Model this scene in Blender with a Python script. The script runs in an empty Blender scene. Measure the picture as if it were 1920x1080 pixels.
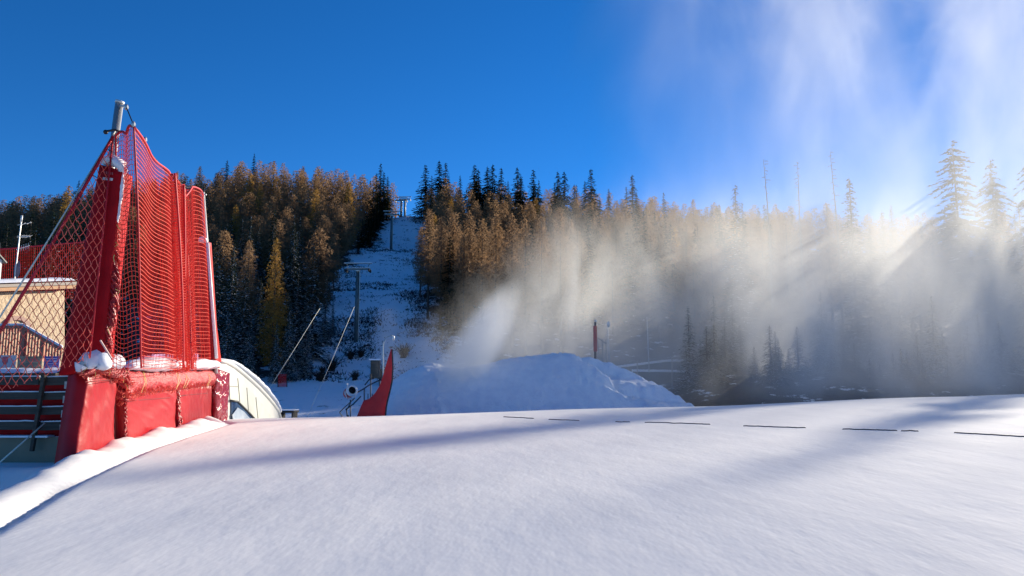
import bpy, math, random
import numpy as np
from mathutils import Vector, noise as mn

S = bpy.context.scene
C = S.collection
R = math.radians
random.seed(7)

# ------------------------------------------------------------------ camera
F = 1371.0                      # focal length in pixels of a 1920 wide picture
PITCH = R(7.0)
CAMZ = 1.6
cam_d = bpy.data.cameras.new('camera')
cam = bpy.data.objects.new('camera', cam_d)
C.objects.link(cam)
cam.location = (0, 0, CAMZ)
cam.rotation_euler = (R(90) + PITCH, 0, 0)
cam_d.sensor_width = 36.0
cam_d.lens = 36.0 * F / 1920.0
cam_d.clip_start = 0.1
cam_d.clip_end = 3000
S.camera = cam

# ------------------------------------------------------------------ sun and sky
SUN_AZ = 38.5                   # degrees from +Y towards +X
SUN_EL = 17.0
W = bpy.data.worlds.new('World')
S.world = W
W.use_nodes = True
wn = W.node_tree.nodes
wl = W.node_tree.links
wn.clear()
sky = wn.new('ShaderNodeTexSky')
sky.sky_type = 'NISHITA'
sky.sun_disc = False
sky.sun_elevation = R(SUN_EL)
sky.sun_rotation = R(SUN_AZ)
sky.altitude = 3000
sky.air_density = 1.0
sky.dust_density = 0.0
sky.ozone_density = 4.0
bg = wn.new('ShaderNodeBackground')
bg.inputs['Strength'].default_value = 0.078
wo = wn.new('ShaderNodeOutputWorld')
hs = wn.new('ShaderNodeHueSaturation')
hs.inputs['Saturation'].default_value = 1.12
gm = wn.new('ShaderNodeMix'); gm.data_type = 'RGBA'; gm.blend_type = 'MULTIPLY'
gm.inputs[0].default_value = 1.0
gm.inputs[7].default_value = (.62, .80, 1.0, 1)     # the clear deep blue of high mountain air
wl.new(sky.outputs[0], gm.inputs[6])
wl.new(gm.outputs[2], hs.inputs['Color'])
wl.new(hs.outputs[0], bg.inputs[0])
wl.new(bg.outputs[0], wo.inputs[0])

sun_d = bpy.data.lights.new('sun', 'SUN')
sun_d.energy = 5.0
sun_d.angle = R(0.9)
sun_d.color = (1.0, 0.90, 0.74)
sun = bpy.data.objects.new('sun', sun_d)
C.objects.link(sun)
sv = Vector((math.sin(R(SUN_AZ)) * math.cos(R(SUN_EL)), math.cos(R(SUN_AZ)) * math.cos(R(SUN_EL)), math.sin(R(SUN_EL))))
sun.rotation_euler = sv.to_track_quat('Z', 'Y').to_euler()

S.view_settings.view_transform = 'Standard'
S.view_settings.look = 'None'
S.view_settings.gamma = 1.0
S.view_settings.exposure = 1.0
S.render.engine = 'CYCLES'
cy = S.cycles
cy.use_denoising = True
cy.max_bounces = 6
cy.diffuse_bounces = 2
cy.glossy_bounces = 2
cy.transmission_bounces = 3
cy.transparent_max_bounces = 8
cy.volume_bounces = 3
cy.volume_max_steps = 128
cy.volume_step_rate = 0.5
cy.caustics_reflective = False
cy.caustics_refractive = False


def P(px, py, Y):
    """The point at depth Y along the ground that the photo's pixel (px, py) looks at."""
    dx = (px - 960.0) / F
    v = (540.0 - py) / F
    dy = math.cos(PITCH) - v * math.sin(PITCH)
    dz = math.sin(PITCH) + v * math.cos(PITCH)
    k = Y / dy
    return Vector((dx * k, Y, CAMZ + dz * k))


# ------------------------------------------------------------------ helpers
def tag(o, label=None, cat=None, group=None, kind=None):
    if label: o['label'] = label
    if cat: o['category'] = cat
    if group: o['group'] = group
    if kind: o['kind'] = kind
    return o


def mesh_np(name, V, Fc, mats=(), midx=None, smooth=False):
    """V (n,3) array, Fc (m,k) array of quads or triangles -> mesh data"""
    V = np.asarray(V, dtype=np.float32)
    Fc = np.asarray(Fc, dtype=np.int32)
    me = bpy.data.meshes.new(name)
    k = Fc.shape[1]
    me.vertices.add(len(V))
    me.vertices.foreach_set('co', V.ravel())
    me.loops.add(Fc.size)
    me.loops.foreach_set('vertex_index', Fc.ravel())
    me.polygons.add(len(Fc))
    me.polygons.foreach_set('loop_start', np.arange(0, Fc.size, k, dtype=np.int32))
    me.polygons.foreach_set('loop_total', np.full(len(Fc), k, dtype=np.int32))
    for m in mats:
        me.materials.append(m)
    if midx is not None:
        me.polygons.foreach_set('material_index', np.asarray(midx, dtype=np.int32))
    me.update(calc_edges=True)
    me.polygons.foreach_set('use_smooth', np.full(len(Fc), smooth, dtype=bool))
    me.update()
    return me


def link(name, me, parent=None, loc=None):
    o = bpy.data.objects.new(name, me)
    C.objects.link(o)
    if parent is not None: o.parent = parent
    if loc is not None: o.location = loc
    return o


def empty(name, loc=(0, 0, 0), rz=0.0):
    o = bpy.data.objects.new(name, None)
    C.objects.link(o)
    o.location = loc
    o.rotation_euler = (0, 0, rz)
    o.empty_display_size = 0.2
    return o


class MB:
    """collects shapes, builds ONE mesh object"""
    def __init__(s):
        s.v = []; s.f = []
    def add(s, vs, fs):
        n = len(s.v)
        s.v += [tuple(v) for v in vs]
        s.f += [tuple(i + n for i in f) for f in fs]
    def box(s, c, size, rot=None):
        hx, hy, hz = size[0] / 2, size[1] / 2, size[2] / 2
        vs = [Vector((x, y, z)) for z in (-hz, hz) for y in (-hy, hy) for x in (-hx, hx)]
        if rot is not None: vs = [rot @ v for v in vs]
        s.add([v + Vector(c) for v in vs], [(0, 2, 3, 1), (4, 5, 7, 6), (0, 1, 5, 4), (2, 6, 7, 3), (0, 4, 6, 2), (1, 3, 7, 5)])
    def bar(s, a, b, w, h=None, up=Vector((0, 0, 1))):
        """rectangular bar from a to b, w across, h along 'up'"""
        a = Vector(a); b = Vector(b); h = w if h is None else h
        d = (b - a).normalized()
        if abs(d.dot(up)) > .95: up = Vector((0, 1, 0))
        x = d.cross(up).normalized() * (w / 2); z = x.normalized().cross(d).normalized() * (h / 2)
        vs = [a - x - z, a + x - z, a + x + z, a - x + z, b - x - z, b + x - z, b + x + z, b - x + z]
        s.add(vs, [(0, 1, 2, 3), (7, 6, 5, 4), (0, 4, 5, 1), (1, 5, 6, 2), (2, 6, 7, 3), (3, 7, 4, 0)])
    def tube(s, pts, r, n=8, r2=None, cap=True):
        pts = [Vector(p) for p in pts]
        m = len(pts); rings = []
        for i, p in enumerate(pts):
            d = (pts[min(i + 1, m - 1)] - pts[max(i - 1, 0)]).normalized()
            u = Vector((0, 0, 1)) if abs(d.z) < .9 else Vector((0, 1, 0))
            x = d.cross(u).normalized(); y = x.cross(d).normalized()
            rr = r if r2 is None else r + (r2 - r) * i / (m - 1)
            rings.append([p + (x * math.cos(2 * math.pi * k / n) + y * math.sin(2 * math.pi * k / n)) * rr for k in range(n)])
        vs = [v for q in rings for v in q]
        fs = [(i * n + k, i * n + (k + 1) % n, (i + 1) * n + (k + 1) % n, (i + 1) * n + k) for i in range(m - 1) for k in range(n)]
        if cap:
            fs += [tuple(range(n - 1, -1, -1)), tuple((m - 1) * n + k for k in range(n))]
        s.add(vs, fs)
    def ball(s, c, r, nu=12, nv=8, sc=(1, 1, 1), rot=None, jit=0.0):
        vs = []; fs = []
        c = Vector(c)
        for j in range(nv + 1):
            a = math.pi * j / nv
            for i in range(nu):
                b = 2 * math.pi * i / nu
                v = Vector((math.sin(a) * math.cos(b), math.sin(a) * math.sin(b), math.cos(a)))
                q = 1 + jit * mn.noise(v * 1.7 + c * 3.1)
                v = Vector((v.x * sc[0], v.y * sc[1], v.z * sc[2])) * (r * q)
                if rot is not None: v = rot @ v
                vs.append(c + v)
        for j in range(nv):
            for i in range(nu):
                fs.append((j * nu + i, (j + 1) * nu + i, (j + 1) * nu + (i + 1) % nu, j * nu + (i + 1) % nu))
        s.add(vs, fs)
    def build(s, name, mat, parent=None, smooth=False, bevel=0.0, loc=None):
        me = bpy.data.meshes.new(name)
        me.from_pydata(s.v, [], s.f)
        if mat: me.materials.append(mat)
        me.update()
        if smooth:
            me.polygons.foreach_set('use_smooth', np.full(len(me.polygons), True, dtype=bool))
        o = link(name, me, parent, loc)
        if bevel:
            m = o.modifiers.new('bevel', 'BEVEL'); m.width = bevel; m.segments = 2; m.limit_method = 'ANGLE'
        return o


# ------------------------------------------------------------------ materials
def newmat(name):
    m = bpy.data.materials.new(name)
    m.use_nodes = True
    nt = m.node_tree
    nt.nodes.clear()
    out = nt.nodes.new('ShaderNodeOutputMaterial')
    return m, nt, out


def N(nt, t, **kw):
    n = nt.nodes.new(t)
    for k, v in kw.items():
        if k in n.inputs.keys():
            n.inputs[k].default_value = v
        else:
            setattr(n, k, v)
    return n


def L(nt, a, b):
    nt.links.new(a, b)


def surf(name, c1, c2=None, rough=.6, metal=0.0, scale=3.0, bump=0.0, bscale=None, spec=.5, stretch=(1, 1, 1), detail=4, obj_random=0.0, coat=0.0, dist=.02):
    """Principled surface, two tones mixed by noise, optional bump"""
    m, nt, out = newmat(name)
    b = N(nt, 'ShaderNodeBsdfPrincipled')
    b.inputs['Roughness'].default_value = rough
    b.inputs['Metallic'].default_value = metal
    b.inputs['Specular IOR Level'].default_value = spec
    b.inputs['Coat Weight'].default_value = coat
    b.inputs['Coat Roughness'].default_value = .15
    tc = N(nt, 'ShaderNodeTexCoord')
    mp = N(nt, 'ShaderNodeMapping')
    mp.inputs['Scale'].default_value = stretch
    L(nt, tc.outputs['Object'], mp.inputs[0])
    nz = N(nt, 'ShaderNodeTexNoise', Scale=scale, Detail=detail, Roughness=.6)
    L(nt, mp.outputs[0], nz.inputs['Vector'])
    rp = N(nt, 'ShaderNodeValToRGB')
    rp.color_ramp.elements[0].position = .35
    rp.color_ramp.elements[1].position = .65
    c2 = c2 or c1
    rp.color_ramp.elements[0].color = (*c1, 1)
    rp.color_ramp.elements[1].color = (*c2, 1)
    L(nt, nz.outputs['Fac'], rp.inputs[0])
    L(nt, rp.outputs[0], b.inputs['Base Color'])
    if bump:
        bz = N(nt, 'ShaderNodeTexNoise', Scale=bscale or scale * 3, Detail=4, Roughness=.6)
        L(nt, mp.outputs[0], bz.inputs['Vector'])
        bp = N(nt, 'ShaderNodeBump', Strength=bump, Distance=dist)
        L(nt, bz.outputs['Fac'], bp.inputs['Height'])
        L(nt, bp.outputs[0], b.inputs['Normal'])
    L(nt, b.outputs[0], out.inputs['Surface'])
    return m


def foliage(name, ca, cb, cc=None, trans=.35, scale=.5):
    """leaf mass: colour varies between trees and in clumps inside one tree"""
    m, nt, out = newmat(name)
    oi = N(nt, 'ShaderNodeObjectInfo')
    tc = N(nt, 'ShaderNodeTexCoord')
    nz = N(nt, 'ShaderNodeTexNoise', Scale=scale, Detail=3)
    L(nt, tc.outputs['Object'], nz.inputs['Vector'])
    mx = N(nt, 'ShaderNodeMix', data_type='RGBA')
    mx.inputs[6].default_value = (*ca, 1)
    mx.inputs[7].default_value = (*cb, 1)
    L(nt, oi.outputs['Random'], mx.inputs[0])
    m2 = N(nt, 'ShaderNodeMix', data_type='RGBA')
    m2.inputs[7].default_value = (*(cc or cb), 1)
    L(nt, mx.outputs[2], m2.inputs[6])
    rp = N(nt, 'ShaderNodeMapRange')
    rp.inputs[1].default_value = .42; rp.inputs[2].default_value = .68; rp.inputs[4].default_value = .8
    L(nt, nz.outputs['Fac'], rp.inputs[0])
    L(nt, rp.outputs[0], m2.inputs[0])
    d = N(nt, 'ShaderNodeBsdfDiffuse')
    t = N(nt, 'ShaderNodeBsdfTranslucent')
    ms = N(nt, 'ShaderNodeMixShader')
    ms.inputs[0].default_value = trans
    L(nt, m2.outputs[2], d.inputs[0]); L(nt, m2.outputs[2], t.inputs[0])
    L(nt, d.outputs[0], ms.inputs[1]); L(nt, t.outputs[0], ms.inputs[2])
    L(nt, ms.outputs[0], out.inputs['Surface'])
    return m


def snow_mat(name, col=(.86, .88, .92), s1=1.2, s2=14.0, b1=.5, b2=.25, streak=(1, 1, 1), rough=.85, d1=.06, d2=.008, rot=0.0, dirt=None):
    m, nt, out = newmat(name)
    b = N(nt, 'ShaderNodeBsdfPrincipled')
    b.inputs['Base Color'].default_value = (*col, 1)
    b.inputs['Roughness'].default_value = rough
    b.inputs['Specular IOR Level'].default_value = .06
    tc = N(nt, 'ShaderNodeTexCoord')
    mp = N(nt, 'ShaderNodeMapping')
    mp.inputs['Scale'].default_value = streak
    mp.inputs['Rotation'].default_value = (0, 0, rot)
    L(nt, tc.outputs['Object'], mp.inputs[0])
    n1 = N(nt, 'ShaderNodeTexNoise', Scale=s1, Detail=5, Roughness=.6)
    n2 = N(nt, 'ShaderNodeTexNoise', Scale=s2, Detail=4, Roughness=.65)
    L(nt, mp.outputs[0], n1.inputs['Vector'])
    L(nt, tc.outputs['Object'], n2.inputs['Vector'])
    k1 = N(nt, 'ShaderNodeBump', Strength=b1, Distance=d1)
    k2 = N(nt, 'ShaderNodeBump', Strength=b2, Distance=d2)
    L(nt, n1.outputs['Fac'], k1.inputs['Height'])
    L(nt, n2.outputs['Fac'], k2.inputs['Height'])
    L(nt, k1.outputs[0], k2.inputs['Normal'])
    L(nt, k2.outputs[0], b.inputs['Normal'])
    # faint change of tone between fresh and packed snow
    mx = N(nt, 'ShaderNodeMix', data_type='RGBA')
    mx.inputs[6].default_value = (*col, 1)
    mx.inputs[7].default_value = (*(dirt or (col[0] * .9, col[1] * .91, col[2] * .94)), 1)
    rp = N(nt, 'ShaderNodeMapRange')
    rp.inputs[1].default_value = .45; rp.inputs[2].default_value = .7
    L(nt, n1.outputs['Fac'], rp.inputs[0])
    L(nt, rp.outputs[0], mx.inputs[0])
    L(nt, mx.outputs[2], b.inputs['Base Color'])
    L(nt, b.outputs[0], out.inputs['Surface'])
    return m


M_SNOW = snow_mat('snow_near', col=(.90, .887, .862), s1=.5, s2=4.0, b1=.36, b2=.12, streak=(1.6, .6, 1), rot=R(-38), d1=.12, d2=.02, dirt=(.84, .83, .81))
M_SNOWF = snow_mat('snow_hill', s1=.6, s2=2.5, b1=.6, b2=.6, d1=.4, d2=.15)
M_SNOWC = snow_mat('snow_cap', s1=4, s2=20, b1=.5, b2=.3, d1=.03, d2=.006)
M_GROOM = snow_mat('snow_pushed', s1=1.1, s2=5, b1=.9, b2=.9, d1=.22, d2=.06)
M_BARK = surf('bark', (.035, .028, .024), (.09, .07, .058), rough=.9, scale=4, bump=.5)
M_BARKG = surf('dead_wood', (.12, .11, .10), (.22, .20, .18), rough=.9, scale=4)
M_LARCH = foliage('larch_twigs', (.24, .145, .08), (.33, .205, .11), (.18, .13, .09), .5)
M_GOLD = foliage('larch_gold', (.36, .20, .05), (.44, .25, .06), (.17, .11, .05), .4)
M_SPRUCE = foliage('spruce_needles', (.022, .034, .020), (.036, .050, .026), (.016, .026, .018), .12)
M_TSNOW = surf('tree_snow', (.80, .83, .88), (.86, .88, .92), rough=.6)
M_BRUSH = foliage('brush_twigs', (.05, .04, .035), (.07, .06, .05), (.03, .028, .026), .1)

# ------------------------------------------------------------------ terrain
def corridor(y):
    l = np.interp(y, [90, 95, 120, 160, 200, 250, 300], [-31, -31, -32, -37, -42, -41.5, -41])
    r = np.interp(y, [90, 95, 120, 160, 200, 250, 300], [-4, -6, -12.5, -20, -25, -31, -31])
    return l, r



def hill_mat():
    m, nt, out = newmat('hill_floor')
    tc = N(nt, 'ShaderNodeTexCoord')
    at = N(nt, 'ShaderNodeAttribute', attribute_name='open_snow')
    n1 = N(nt, 'ShaderNodeTexNoise', Scale=.45, Detail=6, Roughness=.7)
    n2 = N(nt, 'ShaderNodeTexNoise', Scale=1.6, Detail=4, Roughness=.6)
    L(nt, tc.outputs['Object'], n1.inputs['Vector']); L(nt, tc.outputs['Object'], n2.inputs['Vector'])
    # snow share: open slope mostly white with bare tufts, wood floor mostly litter with snow patches
    th = N(nt, 'ShaderNodeMapRange'); th.inputs[3].default_value = .60; th.inputs[4].default_value = .36
    L(nt, at.outputs['Fac'], th.inputs[0])
    gt = N(nt, 'ShaderNodeMath', operation='SUBTRACT'); L(nt, n1.outputs['Fac'], gt.inputs[0]); L(nt, th.outputs[0], gt.inputs[1])
    mr = N(nt, 'ShaderNodeMapRange'); mr.inputs[1].default_value = -.01; mr.inputs[2].default_value = .03
    L(nt, gt.outputs[0], mr.inputs[0])
    mx = N(nt, 'ShaderNodeMix', data_type='RGBA')
    mx.inputs[6].default_value = (.085, .070, .055, 1); mx.inputs[7].default_value = (.93, .94, .96, 1)
    L(nt, mr.outputs[0], mx.inputs[0])
    b = N(nt, 'ShaderNodeBsdfPrincipled'); b.inputs['Roughness'].default_value = .7; b.inputs['Specular IOR Level'].default_value = .2
    L(nt, mx.outputs[2], b.inputs['Base Color'])
    bp = N(nt, 'ShaderNodeBump', Strength=.8, Distance=.35); L(nt, n2.outputs['Fac'], bp.inputs['Height']); L(nt, bp.outputs[0], b.inputs['Normal'])
    L(nt, b.outputs[0], out.inputs['Surface'])
    return m


M_HILL = hill_mat()


def smooth(a, b, x):
    t = np.clip((x - a) / (b - a), 0, 1)
    return t * t * (3 - 2 * t)


def edge_x(y):
    return np.interp(y, [0, 5, 8, 12, 17, 26, 31, 45], [-3.6, -4.55, -5.6, -7.0, -8.25, -9.75, -12.5, -16])


def z_near(x, y):
    """the smooth convex snowfield the camera stands on, with the bank along the fence"""
    x = np.asarray(x, float); y = np.asarray(y, float)
    xr = np.maximum(x, 0); xl = np.maximum(-x, 0)
    y0 = 25 + .35 * xr
    z = .008 * y + .016 * xr - .022 * xl - .003 * np.maximum(y - y0, 0) ** 2
    z += .05 * np.sin(x * .33 + 1) * np.sin(y * .21) * smooth(2, 10, y)
    d = edge_x(y) - x                                    # positive beyond the seam, towards the fence
    gully = -.16 * np.exp(-((d - .14) / .12) ** 2)
    ridge = (.09 + .09 * smooth(10, 15, y)) * np.exp(-((d - .62 - .2 * smooth(12, 15, y)) / (.32 + .2 * smooth(12, 15, y))) ** 2) * (1 + .35 * np.sin(y * 1.9 + .8 * np.sin(y * .7)) * smooth(13, 16, y))
    lump = (.030 * np.sin(y * 3.7 + 2.0 * np.sin(y * .9)) * np.sin(x * 2.9 + y) + .018 * np.sin(y * 8.3 + x * 5)) * np.exp(-((d - .8) / .5) ** 2) * smooth(9, 14, y)
    z = z + gully + ridge + lump
    back = smooth(.9, 1.7, d)
    zb = np.interp(y, [0, 9, 13.6, 14.8, 26, 34], [-1.3, -1.1, -.75, -.18, .06, -2.5])
    return z * (1 - back) + zb * back


def z_far(x, y):
    x = np.asarray(x, float); y = np.asarray(y, float)
    base = np.interp(y, [0, 40, 60, 80, 95, 106, 118, 150, 200, 250, 262, 330, 900],
                     [-2.6, -2.6, -2.2, -.9, .8, 3.5, 8.2, 19.5, 38, 57.5, 59, 48, -20])
    side = np.where(x > -37, .082 * (x + 37), .047 * (-37 - x)) * smooth(110, 250, y)
    nz = (np.sin(x * .11 + y * .07) + np.sin(x * .05 - y * .13 + 2)) * .7 * smooth(90, 130, y)
    nz += (np.sin(x * .6 + y * .45) * np.sin(x * .33 - y * .5)) * .22 * smooth(88, 105, y)
    nz += 7.5 * np.exp(-((x + 88) / 46) ** 2) * smooth(150, 245, y) * (1 - smooth(-58, -43, x))
    rise = 3.0 * smooth(10, 24, x) * smooth(62, 80, y) * (1 - smooth(95, 112, y))
    return base - side + nz + rise


def grid_obj(name, xs, ys, fn, mat, smoothq=True):
    X, Y = np.meshgrid(xs, ys)
    Z = fn(X, Y)
    V = np.stack([X.ravel(), Y.ravel(), Z.ravel()], 1)
    nx, ny = len(xs), len(ys)
    i = np.arange(nx - 1)[None, :] + np.arange(ny - 1)[:, None] * nx
    i = i.ravel()
    Fc = np.stack([i, i + 1, i + nx + 1, i + nx], 1)
    return link(name, mesh_np(name, V, Fc, [mat], smooth=smoothq))


xs = np.concatenate([np.arange(-16, -3, .1), np.arange(-3, 60, .5)])
ys = np.concatenate([np.arange(-8, 34, .2), np.arange(34, 70, .5)])
g = grid_obj('snow_field', xs, ys, z_near, M_SNOW)
tag(g, kind='structure')
xs = np.concatenate([np.arange(-600, -200, 20), np.arange(-200, -60, 4), np.arange(-60, 20, 1.0), np.arange(20, 200, 4), np.arange(200, 620, 20)])
ys = np.concatenate([np.arange(20, 90, 4), np.arange(90, 270, 1.5), np.arange(270, 1000, 15)])
g = grid_obj('hillside', xs, ys, z_far, M_HILL)
X, Y = np.meshgrid(xs, ys)
cl, crr = corridor(Y)
wob = 1.6 * np.sin(Y * .23 + X * .1) + 1.1 * np.sin(Y * .61)
inside = smooth(-3.5, .5, np.minimum(X - cl, crr - X) + wob)
foot = (1 - smooth(92, 97, Y + wob)) * (1 - smooth(12, 17, X) * smooth(62, 67, Y))
msk = np.maximum(inside, foot)
at = g.data.attributes.new('open_snow', 'FLOAT', 'POINT')
at.data.foreach_set('value', msk.ravel().astype(np.float32))
tag(g, kind='structure')


def zf(x, y):
    return float(z_far(x, y))


# ------------------------------------------------------------------ trees
def tri_leaves(base, dirn, side, length, width):
    """leaflets: base (n,3), dirn and side unit (n,3) -> verts, tris"""
    a = base - side * (width / 2)[:, None]
    b = base + side * (width / 2)[:, None]
    c = base + dirn * length[:, None]
    V = np.stack([a, b, c], 1).reshape(-1, 3)
    Fc = np.arange(len(V)).reshape(-1, 3)
    return V, Fc


def unit(v):
    return v / np.maximum(np.linalg.norm(v, axis=-1, keepdims=True), 1e-6)


def spruce_crown(h, r, levels, nb, nl, seed, start=.1, droop=.35, gaps=.12, lw=.26, power=.9, var=(.78, 1.12)):
    g = np.random.default_rng(seed)
    B = []; D = []; Sd = []; Ln = []; Wd = []; Tp = []
    for k in range(levels):
        t = start + (1 - start) * (k / levels) ** .95
        z = h * t
        rr = r * ((1 - t) / (1 - start)) ** power * g.uniform(*var) + .12
        n = max(4, int(nb * (.6 + .5 * (1 - t))))
        ph = g.uniform(0, 6.28)
        for q in range(n):
            if g.random() < gaps: continue
            a = ph + q * 6.283 / n + g.normal(0, .18)
            ln = rr * g.uniform(.72, 1.12)
            u = np.array([math.cos(a), math.sin(a), 0]); w = np.array([-math.sin(a), math.cos(a), 0])
            m = max(3, int(nl * (ln / r) + 2))
            s = (np.arange(m) + .6) / m
            zz = z + g.uniform(-.75, .75) * h / levels + ln * (g.uniform(-.12, .10) * s + .12 * s - droop * s * s * 1.6 + .25 * droop * s ** 4) + g.normal(0, .03, m)
            cen = np.outer(s * ln, u); cen[:, 2] = zz
            for sg in (-1, 1):
                fan = (1 - .55 * s)
                d = unit(np.outer(.55 + .4 * s, u) + sg * np.outer(fan, w) + np.array([0, 0, -.28])[None, :] + g.normal(0, .12, (m, 3)))
                B.append(cen); D.append(d)
                Sd.append(unit(np.cross(d, g.normal(0, .35, (m, 3)) + np.array([0, 0, 1]))))
                Ln.append(ln * .34 * (1.15 - .6 * s) * g.uniform(.8, 1.2, m) + .14); Wd.append(np.full(m, lw) * g.uniform(.8, 1.3, m) * (ln / r * .5 + .6))
                Tp.append(np.full(m, t))
            B.append(cen[-1:]); D.append((u + np.array([0, 0, -.2]))[None, :]); Sd.append(w[None, :])
            Ln.append(np.array([ln * .22 + .12])); Wd.append(np.array([lw])); Tp.append(np.array([t]))
    # leader
    B.append(np.array([[0, 0, h * .965]])); D.append(np.array([[0, 0, 1.]])); Sd.append(np.array([[1., 0, 0]])); Ln.append(np.array([h * .05])); Wd.append(np.array([.16])); Tp.append(np.array([1.]))
    return [np.concatenate(q) for q in (B, D, Sd, Ln, Wd, Tp)]


def snow_on(B, D, Sd, Ln, Wd, Tp, seed, frac, low_bias=True):
    g = np.random.default_rng(seed + 99)
    p = frac * (1.4 - 1.1 * Tp if low_bias else 1)
    k = g.random(len(B)) < p
    return B[k] + np.array([0, 0, .07]), D[k], Sd[k], Ln[k] * .8, Wd[k] * .85


def larch_crown(h, r, levels, nb, nl, seed, start=.16, tw=.12, power=.72):
    g = np.random.default_rng(seed)
    B = []; D = []; Sd = []; Ln = []; Wd = []
    for k in range(levels):
        t = start + (1 - start) * (k / levels)
        z = h * t
        bell = min(1.0, .45 + 1.9 * (t - start))
        rr = r * ((1 - t) / (1 - start)) ** power * bell * 1.08 * g.uniform(.8, 1.15) + .15
        n = max(4, int(nb * (.6 + .5 * (1 - t))))
        ph = g.uniform(0, 6.28)
        for q in range(n):
            a = ph + q * 6.283 / n + g.normal(0, .25)
            ln = rr * g.uniform(.6, 1.12)
            u = np.array([math.cos(a), math.sin(a), 0])
            m = max(4, int(nl * (ln / r) + 3))
            s = g.uniform(.12, 1.0, m) ** .8
            rise = g.uniform(-.05, .28)
            cen = np.outer(s * ln, u)
            cen[:, 2] = z + ln * (rise * s - .22 * s * s)
            cen += g.normal(0, .11 + .04 * ln, (m, 3))
            d = unit(g.normal(0, .6, (m, 3)) + u * .5 + np.array([0, 0, -.15]))
            B.append(cen); D.append(d); Sd.append(unit(np.cross(d, g.normal(0, 1, (m, 3)))))
            Ln.append(g.uniform(.35, .8, m) * (.6 + .4 * ln / r)); Wd.append(np.full(m, tw) * g.uniform(.7, 1.5, m))
    B.append(np.array([[0, 0, h * .96]])); D.append(np.array([[0, 0, 1.]])); Sd.append(np.array([[1., 0, 0]])); Ln.append(np.array([h * .045])); Wd.append(np.array([.15]))
    return [np.concatenate(q) for q in (B, D, Sd, Ln, Wd)]


def trunk_mb(h, r0, limbs=0, seed=0, limb_len=1.5, top=.97, lz=(.05, .5), bend=0.0):
    m = MB(); g = random.Random(seed)
    n = 7
    pts = [Vector((bend * math.sin(i * .9 + seed) * i / n, bend * math.cos(i * .7 + seed) * i / n, -.6 + (h * top + .6) * i / n)) for i in range(n + 1)]
    m.tube(pts, r0, 7, r2=r0 * .12)
    for i in range(limbs):
        z = h * g.uniform(*lz); a = g.uniform(0, 6.28); l = limb_len * g.uniform(.5, 1.1)
        e = Vector((math.cos(a) * l, math.sin(a) * l, z - l * g.uniform(.0, .35)))
        m.tube([(0, 0, z), (e.x * .5, e.y * .5, z + .03), e], .035, 4, r2=.008, cap=False)
    return m


def proto_tree(name, h, crown, crown_mat, tr, snow=None):
    """a tree: Empty > trunk, crown, (snow). Returned hidden data used by every copy"""
    parts = []
    mt = bpy.data.meshes.new(name + '_trunk')
    mt.from_pydata(tr.v, [], tr.f); mt.materials.append(M_BARK)
    parts.append(('trunk', mt))
    if crown is not None:
        V, Fc = tri_leaves(*crown[:5])
        mi = np.zeros(len(Fc), np.int32)
        if snow is not None:                       # snow lying on some of the boughs
            V2, F2 = tri_leaves(*snow)
            Fc = np.concatenate([Fc, F2 + len(V)]); V = np.concatenate([V, V2])
            mi = np.concatenate([mi, np.ones(len(F2), np.int32)])
        parts.append(('crown', mesh_np(name + '_crown', V, Fc, [crown_mat, M_TSNOW], mi)))
    return dict(name=name, h=h, parts=parts)


def plant(pr, x, y, z, h, rz, label, cat, group=None, lean=0.0, wide=1.0):
    o = empty(pr['name'], (x, y, z), rz)
    k = h / pr['h']
    o.scale = (k * wide, k * wide, k)
    if lean: o.rotation_euler = (lean * math.cos(rz), lean * math.sin(rz), rz)
    tag(o, label, cat, group)
    for nm, me in pr['parts']:
        link(nm, me, o)
    return o


PR = {}
def cr(*a, **k): return spruce_crown(*a, **k)
for i in range(4):
    c = spruce_crown(17, 2.5 + .25 * (i % 2), 30, 9, 5, 11 + i, start=.06 + .05 * (i % 2), lw=.34)
    PR['spruce_far%d' % i] = proto_tree('spruce', 17, c, M_SPRUCE, trunk_mb(17, .2, 6, i))
for i in range(5):
    c = larch_crown(17, 3.5 + .35 * (i % 3), 30, 11, 17, 31 + i, start=.08 + .04 * (i % 2), tw=.2, power=.52 + .05 * i)
    PR['larch_far%d' % i] = proto_tree('larch', 17, c, M_LARCH, trunk_mb(17, .22, 10, i, 2.0))
for i in range(2):
    c = larch_crown(17, 2.7 + .3 * i, 30, 10, 15, 51 + i, start=.12, tw=.17, power=.85)
    PR['gold_far%d' % i] = proto_tree('golden_larch', 17, c, M_GOLD, trunk_mb(17, .22, 6, i))
for i in range(4):
    c = spruce_crown(23, 3.2 + .3 * (i % 2), 46, 10, 7, 71 + i, start=.04, lw=.26, droop=.5, gaps=.16)
    PR['spruce_near%d' % i] = proto_tree('spruce', 23, c, M_SPRUCE, trunk_mb(23, .28, 14, i, 2.2), snow_on(*c, i, .10))
    PR['spruce_snow%d' % i] = proto_tree('snowy_spruce', 23, c, M_SPRUCE, trunk_mb(23, .28, 14, i, 2.2), snow_on(*c, i + 5, .5))
for i in range(3):
    c = larch_crown(23, 3.4, 42, 11, 20, 91 + i, start=.3, tw=.13, power=.75)
    PR['larch_near%d' % i] = proto_tree('larch', 23, c, M_LARCH, trunk_mb(23, .26, 40, i, 2.6, lz=(.08, .4)))
c = larch_crown(23, 3.5, 46, 11, 22, 97, start=.1, tw=.13, power=.95)
PR['gold_near'] = proto_tree('golden_larch', 23, c, M_GOLD, trunk_mb(23, .26, 10, 3, 2.6))


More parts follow.
